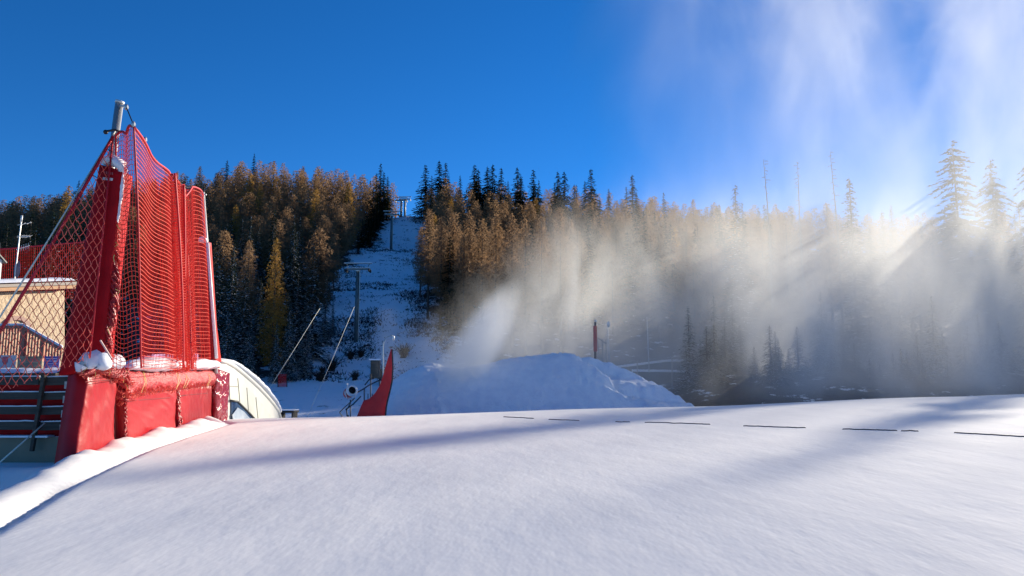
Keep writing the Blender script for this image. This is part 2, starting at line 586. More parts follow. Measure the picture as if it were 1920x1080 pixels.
def dead_parts(seed, h):
    g = random.Random(seed)
    m = trunk_mb(h, .2, 0, seed, bend=.25)
    for i in range(46):
        z = h * (.25 + .73 * i / 46); a = g.uniform(0, 6.28); l = (1.9 * (1.1 - z / h) + .25) * g.uniform(.5, 1.2)
        e = Vector((math.cos(a) * l, math.sin(a) * l, z - l * g.uniform(-.1, .35)))
        mid = Vector((e.x * .55, e.y * .55, z - .02))
        m.tube([(0, 0, z), mid, e], .05, 4, r2=.014, cap=False)
        for s in (-1, 1):
            m.tube([mid, mid + Vector((math.cos(a + s * .9) * l * .3, math.sin(a + s * .9) * l * .3, -.1))], .022, 3, r2=.01, cap=False)
    me = bpy.data.meshes.new('dead_trunk'); me.from_pydata(m.v, [], m.f); me.materials.append(M_BARKG)
    return dict(name='dead_spruce', h=h, parts=[('trunk', me)])


rg = random.Random(21)
counts = {}
def forest(x0, x1, y0, y1, sp, seed):
    """jittered rows of standing places on the hillside, clear of the ski slope and in the camera's view"""
    g = random.Random(seed); out = []
    y = y0
    while y < y1:
        x = x0 + g.uniform(0, sp)
        while x < x1:
            xx = x + g.uniform(-.3, .3) * sp; yy = y + g.uniform(-.4, .4) * sp
            x += sp * (.9 + .2 * g.random())
            if abs(xx) > yy * .72 + 4: continue
            l, r = corridor(yy)
            if l - 1.2 < xx < r + 1.2: continue
            out.append((xx, yy))
        y += sp * .86
    return out
# ------------------------------------------------------------------ the wood on the hill
def put(kind, x, y, h, label, cat, group=None, **k):
    return plant(PR[kind], x, y, zf(x, y) - .1, h, rg.uniform(0, 6.28), label, cat, group, **k)


# farther larches past the nearest 290 stand in ONE object
far_protos = []
for i in range(4):
    c = larch_crown(17, 3.6 + .3 * i, 22, 9, 11, 331 + i, start=.1, tw=.30, power=.55 + .05 * i)
    far_protos.append(tri_leaves(*c[:5]))
far_V = []; far_F = []; far_n = 0; n_larch = 0
for (x, y) in forest(-190, 150, 119, 264, 7.0, 5):
    px = 960 + F * x / y
    if x > 60 and y < 150: continue
    if px > 1480 and y < 236: continue           # nothing of these shows behind the mist and the near wood
    if px < 400 and y < 135: continue
    left = x < -37
    u = rg.random()
    upper = y > 185
    side = 'left' if left else 'right'
    d = abs(x - float(corridor(y)[0 if left else 1]))
    ps = .03 if left else .10
    if left and y < 150: ps = .55
    if not left and y > 236 and x < 45: ps = .5
    if not left and y < 150: ps = .30
    if d < 5 and y > 190: ps = .6
    if u < ps:
        k = 'spruce_far%d' % rg.randrange(4)
        if y < 165 and left: k = 'spruce_snow%d' % rg.randrange(4)
        h = rg.uniform(14, 19) if y < 236 else rg.uniform(15, 18)
        if d < 5: grp = 'dark spruces lining the %s edge of the cleared ski slope' % side; lab = 'dark green spruce on the %s edge of the snowy cleared slope' % side
        elif y > 236: grp = 'dark spruces on the skyline %s of the ski slope' % side; lab = 'dark spruce standing on the skyline %s of the cleared slope' % side
        elif k.startswith('spruce_snow'): grp = 'snow-dusted spruces low on the left hillside'; lab = 'snow-dusted spruce in the shaded wood low on the left hillside'
        else: grp = 'dark spruces among the larches %s of the slope' % side; lab = 'dark spruce among brown larches on the %s hillside' % side
        put(k, x, y, h, lab, 'spruce', grp, wide=rg.uniform(.95, 1.2))
    elif u < ps + .03 and y > 130:
        put('gold_far%d' % rg.randrange(2), x, y, rg.uniform(13, 17), 'yellow-orange larch among brown larches on the %s hillside' % side, 'larch',
            'golden larches scattered on the %s hillside' % side, wide=1.2)
    elif n_larch < 215:
        n_larch += 1
        k = 'larch_far%d' % rg.randrange(5)
        zone = 'upper' if upper else 'lower'
        put(k, x, y, rg.uniform(11.5, 16), 'brown autumn larch on the %s part of the %s hillside' % (zone, side), 'larch',
            'brown larches on the %s %s hillside' % (zone, side), wide=rg.uniform(1.0, 1.3))
    else:
        V, Fc = far_protos[rg.randrange(4)]
        a = rg.uniform(0, 6.28); k = rg.uniform(11.5, 15.5) / 17; w = k * rg.uniform(1.0, 1.3)
        q = np.empty_like(V); ca, sa = math.cos(a), math.sin(a)
        q[:, 0] = (V[:, 0] * ca - V[:, 1] * sa) * w + x; q[:, 1] = (V[:, 0] * sa + V[:, 1] * ca) * w + y; q[:, 2] = V[:, 2] * k + zf(x, y)
        far_V.append(q); far_F.append(Fc + far_n); far_n += len(V)
FV = np.concatenate(far_V); FF = np.concatenate(far_F)
M_LWOOD = foliage('larch_wood', (.25, .155, .085), (.25, .155, .085), (.34, .22, .12), .5, .09)
o = link('larch_wood', mesh_np('larch_wood', FV, FF, [M_LWOOD]))
tag(o, 'brown larch wood covering the high back of the hillside up to the skyline', 'wood', kind='stuff')
print('FAR', len(far_V), 'NEAR', n_larch)


def at_px(kind, px, top, Y, base_z=None, label='', cat='spruce', group=None, wide=1.0, lean=0.0, rz=None):
    """a tree standing at depth Y whose top reaches the height seen at pixel row top"""
    t = P(px, top, Y)
    z = zf(t.x, Y) if base_z is None else base_z
    pr = PR[kind] if isinstance(kind, str) else kind
    return plant(pr, t.x, Y, z - .1, t.z - z + .1, rg.uniform(0, 6.28) if rz is None else rz, label, cat, group, wide=wide, lean=lean)


# wood at the foot of the hill, left of the slope
G1 = 'snow-laden spruces at the foot of the left hillside'
for px, top, Y, w in ((412, 455, 97, 1.1), (438, 470, 104, 1.15), (462, 505, 99, 1.0), (490, 520, 108, 1.1), (560, 500, 104, 1.1), (590, 462, 110, 1.1),
                      (575, 560, 99, .95), (612, 520, 117, 1.0), (545, 560, 97, .9), (470, 600, 94.5, .9), (385, 500, 96, 1.1), (350, 520, 98, 1.1), (300, 540, 99, 1.1), (625, 560, 121, 1.0), (520, 600, 95.5, .9), (430, 560, 94, 1.0)):
    at_px('spruce_snow%d' % rg.randrange(4), px, top, Y, label='snow-laden dark spruce in the thicket left of the first lift tower', group=G1, wide=w)
at_px('gold_near', 519, 445, 99, label='golden-topped larch, the brightest tree low on the left hillside', cat='larch', wide=1.0)
at_px('spruce_near1', 515, 395, 118, label='tall dark spruce right behind the golden-topped larch', wide=1.15)
at_px('larch_near1', 468, 450, 112, label='slim tan larch left of the golden-topped larch', cat='larch')
at_px('spruce_far1', 477, 287, 250, label='lone dark spruce sticking up from the left skyline', wide=.9)
at_px('gold_far0', 489, 338, 200, label='orange larch standing high above the golden-topped larch', cat='larch')
at_px('gold_far1', 655, 340, 190, label='orange-tipped larch on the left hillside near the slope edge', cat='larch')
at_px('gold_far1', 130, 345, 165, label='tan-gold larch on the far left hillside', cat='larch')
G2 = 'green spruces behind the antenna at far left'
for px, top, Y in ((15, 420, 105), (60, 400, 112), (68, 425, 100), (102, 400, 104), (140, 430, 100), (180, 440, 98), (235, 450, 98)):
    at_px('spruce_near%d' % rg.randrange(4), px, top, Y, label='green spruce behind the chalet and its antenna at far left', group=G2, wide=1.15)
# slope edges
G3 = 'dark spruces crowning the top left edge of the ski slope'
for px, top, Y in ((714, 306, 247), (720, 322, 243), (706, 325, 232), (711, 345, 226), (700, 352, 218), (704, 372, 212), (690, 375, 205), (694, 400, 199), (680, 410, 191), (672, 440, 182)):
    at_px('spruce_far%d' % rg.randrange(4), px, top, Y, label='dark spruce at the top left edge of the cleared slope', group=G3, wide=1.25)
G4 = 'dark skyline spruces right of the lift line'
for px, top, Y in ((798, 308, 240), (824, 300, 243), (836, 305, 246), (890, 308, 240), (897, 318, 236), (914, 312, 240), (924, 308, 243), (940, 315, 240), (970, 314, 238), (977, 330, 234), (1000, 318, 238), (1046, 322, 240), (1058, 322, 236), (1108, 316, 238), (1185, 328, 236)):
    at_px('spruce_far%d' % rg.randrange(4), px, top, Y, label='dark pointed spruce on the skyline right of the lift towers', group=G4, wide=1.5)
for px, top, Y, w in ((742, 388, 252, 1.0), (730, 390, 248, .8)):
    at_px('gold_far%d' % rg.randrange(2), px, top, Y, label='small orange larch beside the highest lift tower', cat='larch', group='small larches beside the highest lift tower', wide=w)
# right edge of the slope, tall bare-trunked larches
G5 = 'tall bare-trunked larches along the right edge of the slope'
for px, top, Y in ((805, 390, 128), (828, 405, 122), (790, 425, 140), (850, 400, 124), (880, 395, 119), (905, 410, 116), (930, 400, 112), (870, 440, 112), (960, 400, 110), (985, 410, 107), (1015, 405, 108), (1050, 400, 106), (835, 430, 136), (918, 430, 124)):
    at_px('larch_near%d' % rg.randrange(3), px, top, Y, label='tall reddish-brown larch with a bare trunk right of the cleared slope', cat='larch', group=G5, wide=1.1)
# wood behind the mist
G6 = 'trees veiled by the snow mist'
def in_sunbeam(px, Y):
    """the gap in the wood through which the low sun reaches the shoulder of the mound"""
    x = (px - 960) / F * Y
    s_, c_ = math.sin(R(SUN_AZ)), math.cos(R(SUN_AZ))
    dx, dy = x - 9.5, Y - 56
    return abs(dx * c_ - dy * s_) < 3.6
for i in range(25):
    px = 1446 + i * 20.5 + rg.uniform(-8, 8)
    Y = rg.uniform(92, 118)
    if in_sunbeam(px, Y): continue
    top = np.interp(px, [1040, 1250, 1350, 1450, 1600, 1700, 1900], [400, 395, 372, 400, 395, 425, 400]) + rg.uniform(-22, 30)
    sp = rg.random() < .6
    at_px(('spruce_near%d' if sp else 'larch_near%d') % rg.randrange(3), px, top, Y, label='%s half hidden in the drifting snow mist' % ('dark spruce' if sp else 'brown larch'),
          cat='spruce' if sp else 'larch', group=G6 + (', spruces' if sp else ', larches'), wide=1.15)
for i in range(16):
    px = 1290 + i * 42 + rg.uniform(-12, 12); Y = rg.uniform(76, 88)
    if in_sunbeam(px, Y): continue
    at_px('spruce_snow%d' % rg.randrange(4), px, rg.uniform(520, 600), Y, label='short snow-flecked spruce at the edge of the wood right of the mound', group='short spruces at the edge of the misty wood', wide=1.35)
for i in range(64):
    px = 1320 + i * 9.8 + rg.uniform(-9, 9); Y = rg.uniform(74, 86)
    at_px('spruce_near%d' % rg.randrange(4), px, rg.uniform(600, 685), Y, label='low dark young spruce behind the snow crest at the edge of the misty wood', group='young spruces right behind the snow crest', wide=2.0)
at_px('spruce_near0', 1378, 345, 100, label='pale mist-veiled spruce left of the three dead treetops', wide=1.1)
at_px('spruce_near2', 1592, 335, 96, label='broad mist-veiled spruce just right of the dead treetops', wide=1.3)
for (px, top, lab) in ((1437, 285, 'leftmost of the three dead bare treetops above the mist'), (1497, 288, 'middle one of the three dead bare treetops above the mist'), (1563, 268, 'tallest and rightmost of the three dead bare treetops above the mist')):
    at_px(dead_parts(px, 27), px, top, 96, label=lab, cat='dead tree', lean=-.03, rz=0)
# the tall spruces at the right edge
PR['big_a'] = proto_tree('spruce', 27, cA := spruce_crown(27, 5.6, 38, 10, 12, 201, start=.1, lw=.50, droop=.34, gaps=.28, power=.62, var=(.5, 1.25)), M_SPRUCE, trunk_mb(27, .3, 16, 1, 2.4), snow_on(*cA, 3, .05))
PR['big_b'] = proto_tree('spruce', 27, cB := spruce_crown(27, 4.9, 40, 10, 12, 202, start=.1, lw=.50, droop=.40, gaps=.2, power=.56, var=(.6, 1.2)), M_SPRUCE, trunk_mb(27, .3, 16, 2, 2.4), snow_on(*cB, 4, .05))
at_px('big_a', 1785, 263, 95, label='ragged tall spruce, left one of the pair at the right edge', wide=1.1)
at_px('big_b', 1856, 298, 126, label='slightly shorter spruce close behind the ragged tall one', wide=1.0)
at_px('big_b', 1932, 262, 84, label='tall spruce cut off by the right edge of the picture', wide=.8)
# more of the same wood just outside the picture; its trunks and crowns cut the low sun
G7 = 'spruces of the wood just beyond the right edge'
for px, top, Y in ((2050, 235, 46), (2110, 190, 46), (2190, 120, 46)):
    at_px('big_a' if rg.random() < .5 else 'big_b', px, top, Y, label='tall spruce of the wood beyond the right edge', group=G7, wide=.85)

# ------------------------------------------------------------------ brush poking through the snow of the slope
g = np.random.default_rng(4)
Bs = []; Ds = []; Ss = []; Ls = []; Ws = []
cnt = 0
while cnt < 2300:
    y = g.uniform(97, 250) if g.random() < .6 else g.uniform(97, 150)
    l, r = corridor(y)
    x = g.uniform(l - 1, r + 2)
    nn = mn.noise(Vector((x * .13, y * .10, 3.3)))
    edge = min(x - l, r - x)
    if nn < .10 + (.10 if edge > 5 else -.12) + (.08 if y > 170 else 0) and g.random() > .05: continue
    cnt += 1
    n = g.integers(5, 11); k = .3 + .5 * g.random()
    b = np.tile(np.array([x, y, 0.]), (n, 1)) + g.normal(0, .45, (n, 3)) * np.array([1.6, 1, 0])
    b[:, 2] = z_far(b[:, 0], b[:, 1]) - .05
    d = unit(g.normal(0, .7, (n, 3)) + np.array([0, 0, .6]))
    Bs.append(b); Ds.append(d); Ss.append(unit(np.cross(d, g.normal(0, 1, (n, 3))))); Ls.append(np.full(n, k) * g.uniform(.5, 1.2, n)); Ws.append(np.full(n, .16))
V, Fc = tri_leaves(*[np.concatenate(q) for q in (Bs, Ds, Ss, Ls, Ws)])
o = link('brush', mesh_np('brush', V, Fc, [M_BRUSH]))
tag(o, 'low dark brush and heather poking through the snow of the cleared slope', 'brush', kind='stuff')
# taller bushes at the foot
def bush_mesh(seed, h=1.6):
    g = random.Random(seed); m = MB()
    for i in range(60):
        a = g.uniform(0, 6.28); l = h * g.uniform(.5, 1.1); sp = g.uniform(.2, .9)
        e = Vector((math.cos(a) * l * sp, math.sin(a) * l * sp, l * (1 - .4 * sp)))
        m.tube([(g.uniform(-.3, .3), g.uniform(-.3, .3), -.1), e * .5 + Vector((0, 0, .15)), e], .035, 3, r2=.012, cap=False)
        for q in range(3):
            f = g.uniform(.3, .9); b = e * f
            m.tube([b, b + Vector((g.uniform(-.4, .4), g.uniform(-.4, .4), g.uniform(0, .4)))], .022, 3, r2=.01, cap=False)
    me = bpy.data.meshes.new('bush'); me.from_pydata(m.v, [], m.f); me.materials.append(M_BRUSH)
    return me
bushes = [bush_mesh(s) for s in range(4)]
G8 = 'leafless bushes at the foot of the cleared slope'
for i in range(16):
    px = rg.uniform(530, 800); y = rg.uniform(96, 112)
    if rg.random() < .4: px = rg.uniform(700, 790); y = rg.uniform(90, 97)
    t = P(px, 700, y)
    o = link('bush', bushes[i % 4], loc=(t.x, y, zf(t.x, y))); o.scale = [rg.uniform(.7, 1.5)] * 3; o.rotation_euler = (0, 0, rg.uniform(0, 6))
    tag(o, 'leafless dark bush at the snowy foot of the cleared slope', 'bush', G8)

# ------------------------------------------------------------------ snow mist blown over the piste
def build_mist():
    m, nt, out = newmat('snow_mist')
    tc = N(nt, 'ShaderNodeTexCoord')
    sx = N(nt, 'ShaderNodeSeparateXYZ')
    L(nt, tc.outputs['Object'], sx.inputs[0])
    def mt(op, a, b=None, c=None, clamp=False):
        n = N(nt, 'ShaderNodeMath', operation=op); n.use_clamp = clamp
        for i, v in enumerate((a, b, c)):
            if v is None: continue
            if isinstance(v, (int, float)): n.inputs[i].default_value = v
            else: L(nt, v, n.inputs[i])
        return n.outputs[0]
    def ss(v, a, b, o0=0.0, o1=1.0):
        n = N(nt, 'ShaderNodeMapRange', interpolation_type='SMOOTHSTEP')
        L(nt, v, n.inputs[0]); n.inputs[1].default_value = a; n.inputs[2].default_value = b; n.inputs[3].default_value = o0; n.inputs[4].default_value = o1
        return n.outputs[0]
    X0, Y, Z0 = sx.outputs
    X = mt('MULTIPLY', X0, .72)
    Z = mt('ADD', mt('MULTIPLY', mt('SUBTRACT', Z0, 1.6), .70), 1.6)
    mp = N(nt, 'ShaderNodeMapping'); mp.inputs['Scale'].default_value = (.165, .11, .075); mp.inputs['Rotation'].default_value = (0, R(30), 0)
    L(nt, tc.outputs['Object'], mp.inputs[0])
    n1 = N(nt, 'ShaderNodeTexNoise', Scale=1.0, Detail=6.0, Roughness=.62, Distortion=.7)
    L(nt, mp.outputs[0], n1.inputs['Vector'])
    fac = n1.outputs['Fac']
    nb = mt('MULTIPLY', mt('SUBTRACT', fac, .5), 14)            # metres of wobble
    # lower bank: right of and below the line rising from the mound
    s = mt('DIVIDE', mt('SUBTRACT', mt('MULTIPLY', mt('ADD', X, 8.6), 1.125), mt('SUBTRACT', Z, 2.2)), 1.505)
    low = ss(mt('ADD', s, nb), -1.0, 6.5)
    zf_ = ss(mt('ADD', Z, mt('MULTIPLY', nb, 1.7)), 6.5, 22.0, 1.0, MIST_HIGH)
    low = mt('MULTIPLY', low, zf_)
    low = mt('MULTIPLY', low, mt('ADD', ss(X0, 18, 32, 0.0, .9), 1.0))
    low = mt('MULTIPLY', low, mt('MAXIMUM', ss(Z0, -1.0, 9.0, .5, 1.0), ss(X0, 20, 28)))
    # upper veil
    XU = mt('MULTIPLY', X0, 1.25)
    ZU = mt('ADD', mt('MULTIPLY', mt('SUBTRACT', Z0, 1.6), 1.25), 1.6)
    up = ss(mt('ADD', XU, nb), 4.0, 36.0)
    up = mt('MULTIPLY', up, ss(mt('ADD', mt('MULTIPLY', XU, .6), ZU), 20, 46, .5, 1.3))
    up = mt('MULTIPLY', up, ss(mt('ADD', ZU, nb), 9.0, 22.0))
    tex = ss(fac, .36, .68, .24, 1.95)
    tex2 = ss(fac, .36, .68, .10, 2.4)
    # the bank leans back with height: near the ground it starts close behind the mound's front
    lean = mt('SUBTRACT', Y, mt('MULTIPLY', mt('MAXIMUM', mt('SUBTRACT', Z0, 4.0), 0.0), .9))
    nearmask = mt('MULTIPLY', ss(mt('ADD', lean, mt('MULTIPLY', nb, .3)), MY0 + 1, MY0 + 10), ss(Y, MY1 - 5, MY1, 1.0, 0.0))
    xr = ss(X0, 80, 92, 1.0, 0.0)
    upmask = mt('MULTIPLY', ss(Y, 36, 40), ss(Y, 47, 51, 1.0, 0.0))
    d = mt('ADD', mt('MULTIPLY', mt('MULTIPLY', mt('MULTIPLY', low, tex), MIST_LOW), nearmask), mt('MULTIPLY', mt('MULTIPLY', mt('MULTIPLY', up, tex2), MIST_UP), upmask))
    near = mt('MULTIPLY', ss(mt('ADD', X0, mt('MULTIPLY', nb, .5)), 7.0, 22.0), ss(mt('ADD', Z0, nb), 9.0, 20.0, 1.0, 0.0))
    near = mt('MULTIPLY', mt('MULTIPLY', near, ss(Z0, -.6, 1.6)), mt('MULTIPLY', mt('MULTIPLY', upmask, tex), MIST_NEAR))
    d = mt('ADD', d, near)
    # the jet of the gun at the left end of the mound
    def sq(v, c, r): return mt('POWER', mt('DIVIDE', mt('SUBTRACT', v, c), r), 2.0)
    ax_ = mt('SUBTRACT', X0, mt('MULTIPLY', mt('SUBTRACT', Z0, -1.0), .55))       # the jet leans to the right as it rises
    rr = mt('ADD', mt('ADD', sq(ax_, -5.6, 2.6), sq(Y, 58.0, 4.5)), sq(Z0, 2.5, 7.5))
    jet = mt('MULTIPLY', ss(rr, .1, 1.0, 1.0, 0.0), mt('MULTIPLY', tex, MIST_JET))
    d = mt('ADD', d, jet)
    d = mt('MULTIPLY', d, xr)
    pv = N(nt, 'ShaderNodeVolumePrincipled')
    pv.inputs['Color'].default_value = (.955, .955, .925, 1)
    pv.inputs['Anisotropy'].default_value = .22
    L(nt, d, pv.inputs['Density'])
    L(nt, pv.outputs[0], out.inputs['Volume'])
    b = MB(); b.box(((-14 + 94) / 2, (35.5 + MY1) / 2, 30.0), (108, MY1 - 35.5, 72))
    o = b.build('snow_mist', m)
    tag(o, 'bank of snow mist drifting from the snow guns over the piste', 'mist', kind='stuff')
    return o
MY0, MY1 = 60, 90
MIST_LOW, MIST_UP, MIST_HIGH, MIST_JET, MIST_NEAR = .052, .018, .10, .30, .026
build_mist()
# ================================================================== the safety fence at the left
M_VINYL = surf('red_vinyl', (.40, .005, .009), (.36, .004, .008), rough=.40, scale=1.5, bump=.35, bscale=3.0, dist=.03, coat=.08, spec=.25)
M_VINYLD = surf('red_vinyl_worn', (.46, .006, .012), (.36, .004, .008), rough=.6, scale=2, bump=.3, bscale=4, dist=.03, spec=.12)
M_CORD = surf('net_cord_red', (.70, .018, .014), (.76, .026, .018), rough=.7, scale=8, spec=.15)
M_CORDP = surf('net_cord_frosted', (.85, .17, .12), (.80, .09, .06), rough=.6, scale=5, spec=.2)
M_ROPE = surf('red_rope', (.66, .015, .03), (.5, .01, .02), rough=.6, scale=20)
M_NETROLL = surf('bundled_net', (.60, .018, .025), (.30, .006, .012), rough=.38, scale=9, bump=1.0, bscale=16, dist=.05, detail=6)
M_STEEL = surf('galvanised_steel', (.46, .47, .46), (.60, .60, .58), rough=.38, metal=.75, scale=5, stretch=(1, 1, .3))
M_STEELP = surf('pale_steel', (.62, .62, .60), (.75, .75, .72), rough=.45, metal=.3, scale=5)
M_DARK = surf('dark_metal', (.03, .032, .035), (.05, .05, .052), rough=.5, metal=.5)
M_PALEC = surf('pale_cable', (.62, .62, .52), (.72, .72, .62), rough=.5, scale=20)
M_WOODD = surf('dark_plank', (.045, .040, .032), (.085, .072, .055), rough=.85, scale=3, bump=.5, bscale=12, stretch=(.25, 1, 4))
M_PANEL = surf('olive_panel', (.165, .160, .115), (.215, .205, .150), rough=.8, scale=1.2, bump=.2, bscale=20)
M_BRASS = surf('yellow_twine', (.75, .55, .12), (.8, .65, .25), rough=.5)
M_GREYW = surf('grey_block', (.42, .41, .38), (.52, .51, .47), rough=.8)


def on_plane(px, py, x0, Y0, sl):
    """where the pixel's line of sight meets the upright plane x = x0 + sl * (Y - Y0)"""
    q = P(px, py, 1.0)
    Y = (x0 - sl * Y0) / (q.x - sl)
    return P(px, py, Y)


def Pf(px, py, off=0.0):
    return on_plane(px, py, -8.9 + off, 15.0, -.2)


def patch_solid(name, tl, tr, br, bl, depth, mat, parent=None, nx=24, nz=24, fn=None, smoothq=True):
    """a padded slab: its front is a curved grid over four corners, its back is offset by the vector depth"""
    tl, tr, br, bl, depth = map(Vector, (tl, tr, br, bl, depth))
    nrm = -depth.normalized()
    vs = []
    for j in range(nz + 1):
        v = j / nz
        for i in range(nx + 1):
            u = i / nx
            p = tl.lerp(tr, u).lerp(bl.lerp(br, u), v)
            k = fn(u, v) if fn else 0
            vs.append(p + nrm * k)
    n0 = len(vs)
    for j in range(nz + 1):
        v = j / nz
        for i in range(nx + 1):
            vs.append(tl.lerp(tr, i / nx).lerp(bl.lerp(br, i / nx), v) + depth)
    fs = []
    w = nx + 1
    for j in range(nz):
        for i in range(nx):
            a = j * w + i
            fs.append((a, a + w, a + w + 1, a + 1))
            fs.append((n0 + a, n0 + a + 1, n0 + a + w + 1, n0 + a + w))
    for i in range(nx):
        a = i; fs.append((a, a + 1, n0 + a + 1, n0 + a))
        a = nz * w + i; fs.append((a + 1, a, n0 + a, n0 + a + 1))
    for j in range(nz):
        a = j * w; fs.append((a + w, a, n0 + a, n0 + a + w))
        a = j * w + nx; fs.append((a, a + w, n0 + a + w, n0 + a))
    m = MB(); m.add(vs, fs)
    return m.build(name, mat, parent, smooth=smoothq)


def puff(u, v, a=.05, e=.16):
    return a * (min(1, u / e, (1 - u) / e) ** .5) * (min(1, v / e, (1 - v) / e) ** .5) if 0 < u < 1 and 0 < v < 1 else 0.0


def prisms(polys, r):
    """thin three-sided cords along many polylines -> verts, quads (numpy)"""
    Vs = []; Fs = []; n0 = 0
    for p in polys:
        p = np.asarray(p, float)
        if len(p) < 2: continue
        t = np.gradient(p, axis=0); t = unit(t)
        up = np.where(np.abs(t[:, 2:3]) > .9, np.array([[0, 1., 0]]), np.array([[0, 0, 1.]]))
        a = unit(np.cross(t, up)); b = np.cross(a, t)
        ring = np.stack([p + r * (math.cos(q) * a + math.sin(q) * b) for q in (0.5, 2.6, 4.7)], 1)
        m = len(p)
        Vs.append(ring.reshape(-1, 3))
        i = np.arange(m - 1)[:, None] * 3; k = np.arange(3)[None, :]; k2 = (k + 1) % 3
        f = np.stack([i + k, i + k2, i + 3 + k2, i + 3 + k], -1).reshape(-1, 4) + n0
        Fs.append(f); n0 += m * 3
    return np.concatenate(Vs), np.concatenate(Fs)


def cords(name, polys, r, mat, parent):
    V, Fc = prisms(polys, r)
    return link(name, mesh_np(name, V, Fc, [mat]), parent)


def sheet(tl, tr, br, bl, fold):
    tl, tr, br, bl = [np.array(q) for q in (tl, tr, br, bl)]
    def f(u, v):
        u = np.asarray(u, float); v = np.asarray(v, float)
        u, v = np.broadcast_arrays(u, v)
        U = u[..., None]; V = v[..., None]
        p = (tl * (1 - U) + tr * U) * (1 - V) + (bl * (1 - U) + br * U) * V
        return p + fold(u, v)
    return f


def net_part(f, wu, hv, su, sv, rnd, nv=26, nu=50):
    g = np.random.default_rng(rnd)
    A = []; B = []
    n = int(wu / su)
    for i in range(n + 1):
        v = np.linspace(0, 1, nv)
        A.append(f(np.full(nv, i / n) + .12 / n * np.sin(v * 60 + i), v))
    n = int(hv / sv)
    for i in range(n + 1):
        u = np.linspace(0, 1, nu)
        B.append(f(u, np.clip(np.full(nu, i / n) + g.normal(0, .06) / n, 0, 1)))
    return A, B


net = empty('safety_net', Pf(300, 700))
tag(net, 'tall red safety net hung in folds between the two leaning masts', 'safety net')
netx = net.location.copy()
def rel(polys, o=None):
    o = np.array(netx if o is None else o)
    return [np.asarray(p) - o for p in polys]


Q = P
secs = [
    ('A', Q(217, 254, 15.0), Q(251, 238, 14.5), Q(264, 690, 15.9), Q(196, 690, 15.1), .8, 6.6, .07, .125, lambda u, v: np.stack([.05 * np.sin(u * 5 + v * 3), .04 * np.sin(v * 9), .05 * np.sin(u * 9)], -1)),
    ('B', Q(251, 238, 14.5), Q(318, 325, 19.6), Q(334, 692, 21.0), Q(264, 690, 15.9), 5.8, 6.6, .17, .125, lambda u, v: np.stack([.03 * np.sin(u * 9 + v * 2.5), .02 * np.sin(v * 5 + u * 3), -.10 * np.sin(u * math.pi) * (1 - v) + .012 * np.sin(u * 9 + v * 3)], -1)),
    ('F', Q(318, 325, 19.6), Q(346, 366, 22.2), Q(358, 692, 23.2), Q(334, 692, 21.0), 3.0, 6.4, .045, .09, lambda u, v: np.stack([.13 * np.sin(u * 26 + v * 2) + .04 * np.sin(u * 60), .10 * np.sin(u * 40), .05 * np.sin(u * 50)], -1)),
    ('C', Q(346, 366, 22.2), Q(380, 364, 26.2), Q(402, 692, 27.8), Q(358, 692, 23.2), 4.6, 6.2, .15, .13, lambda u, v: np.stack([.05 * np.sin(u * 9 + v * 2), .02 * np.sin(v * 5), (-.06 + .30 * np.sin(u * math.pi)) * (1 - v) * 1.2 + .015 * np.sin(u * 9)], -1)),
]
Av = []; Bv = []; A2 = []; B2 = []
SH = {}
for (nm, tl, tr, br, bl, wu, hv, su, sv, fold) in secs:
    f = sheet(tl, tr, br, bl, fold); SH[nm] = f
    a, b = net_part(f, wu, hv, su, sv, 3)
    Av += a; Bv += b
    if nm in 'FC':
        f2 = lambda u, v, f=f: f(u, v) + np.stack([-.28 + .12 * np.sin(np.asarray(u) * 19 + 1), np.full(np.shape(u), .1), np.full(np.shape(u), -.05)], -1)
        a, b = net_part(f2, wu, hv, su * 1.6, sv * 3.3, 5)
        A2 += a; B2 += b
cords('net_mesh', rel(Av), .0068, M_CORD, net)
cords('cross_cords', rel(Bv), .0078, M_CORDP, net)
cords('rear_fold', rel(A2 + B2), .008, M_CORD, net)
# edge rope and its cable
top = [SH[k](np.linspace(0, 1, 30), np.zeros(30)) for k in 'ABFC']
m = MB(); m.tube([Vector(p) - netx for p in np.concatenate(top)[::2]], .028, 6); m.build('edge_rope', M_ROPE, net, smooth=True)
for nm, uu in (('A', 0.0), ('B', 0.0), ('F', .02), ('F', .55), ('C', 0.0), ('C', 1.0)):
    v = np.linspace(0, 1, 40)
    m = MB(); m.tube([Vector(p) - netx for p in SH[nm](np.full(40, uu), v)], .02 if nm != 'F' else .03, 5); m.build('seam_rope', M_ROPE, net, smooth=True)
# head cable: mast top - peak shackle - far mast
cab = [P(236, 199, 15.0), P(243, 216, 14.8), P(250, 233, 14.5)]
cab2 = [P(252, 236, 14.5), P(278, 283, 16.5), P(312, 322, 19.3), P(345, 349, 22.5), P(380, 363, 26.3)]
o = empty('head_cable', P(236, 199, 15)); tag(o, 'thin dark cable running from the near mast top down to the far mast', 'cable')
m = MB(); m.tube([p - o.location for p in cab + cab2], .014, 6); m.build('cable', M_DARK, o, smooth=True)
m = MB()
for p in (P(250, 233, 14.5), P(237, 201, 15), P(312, 322, 19.3), P(272, 262, 15.6)):
    m.ball(p - o.location, .045, 8, 6, (1, 1, 1.5))
m.build('shackle', M_STEEL, o)

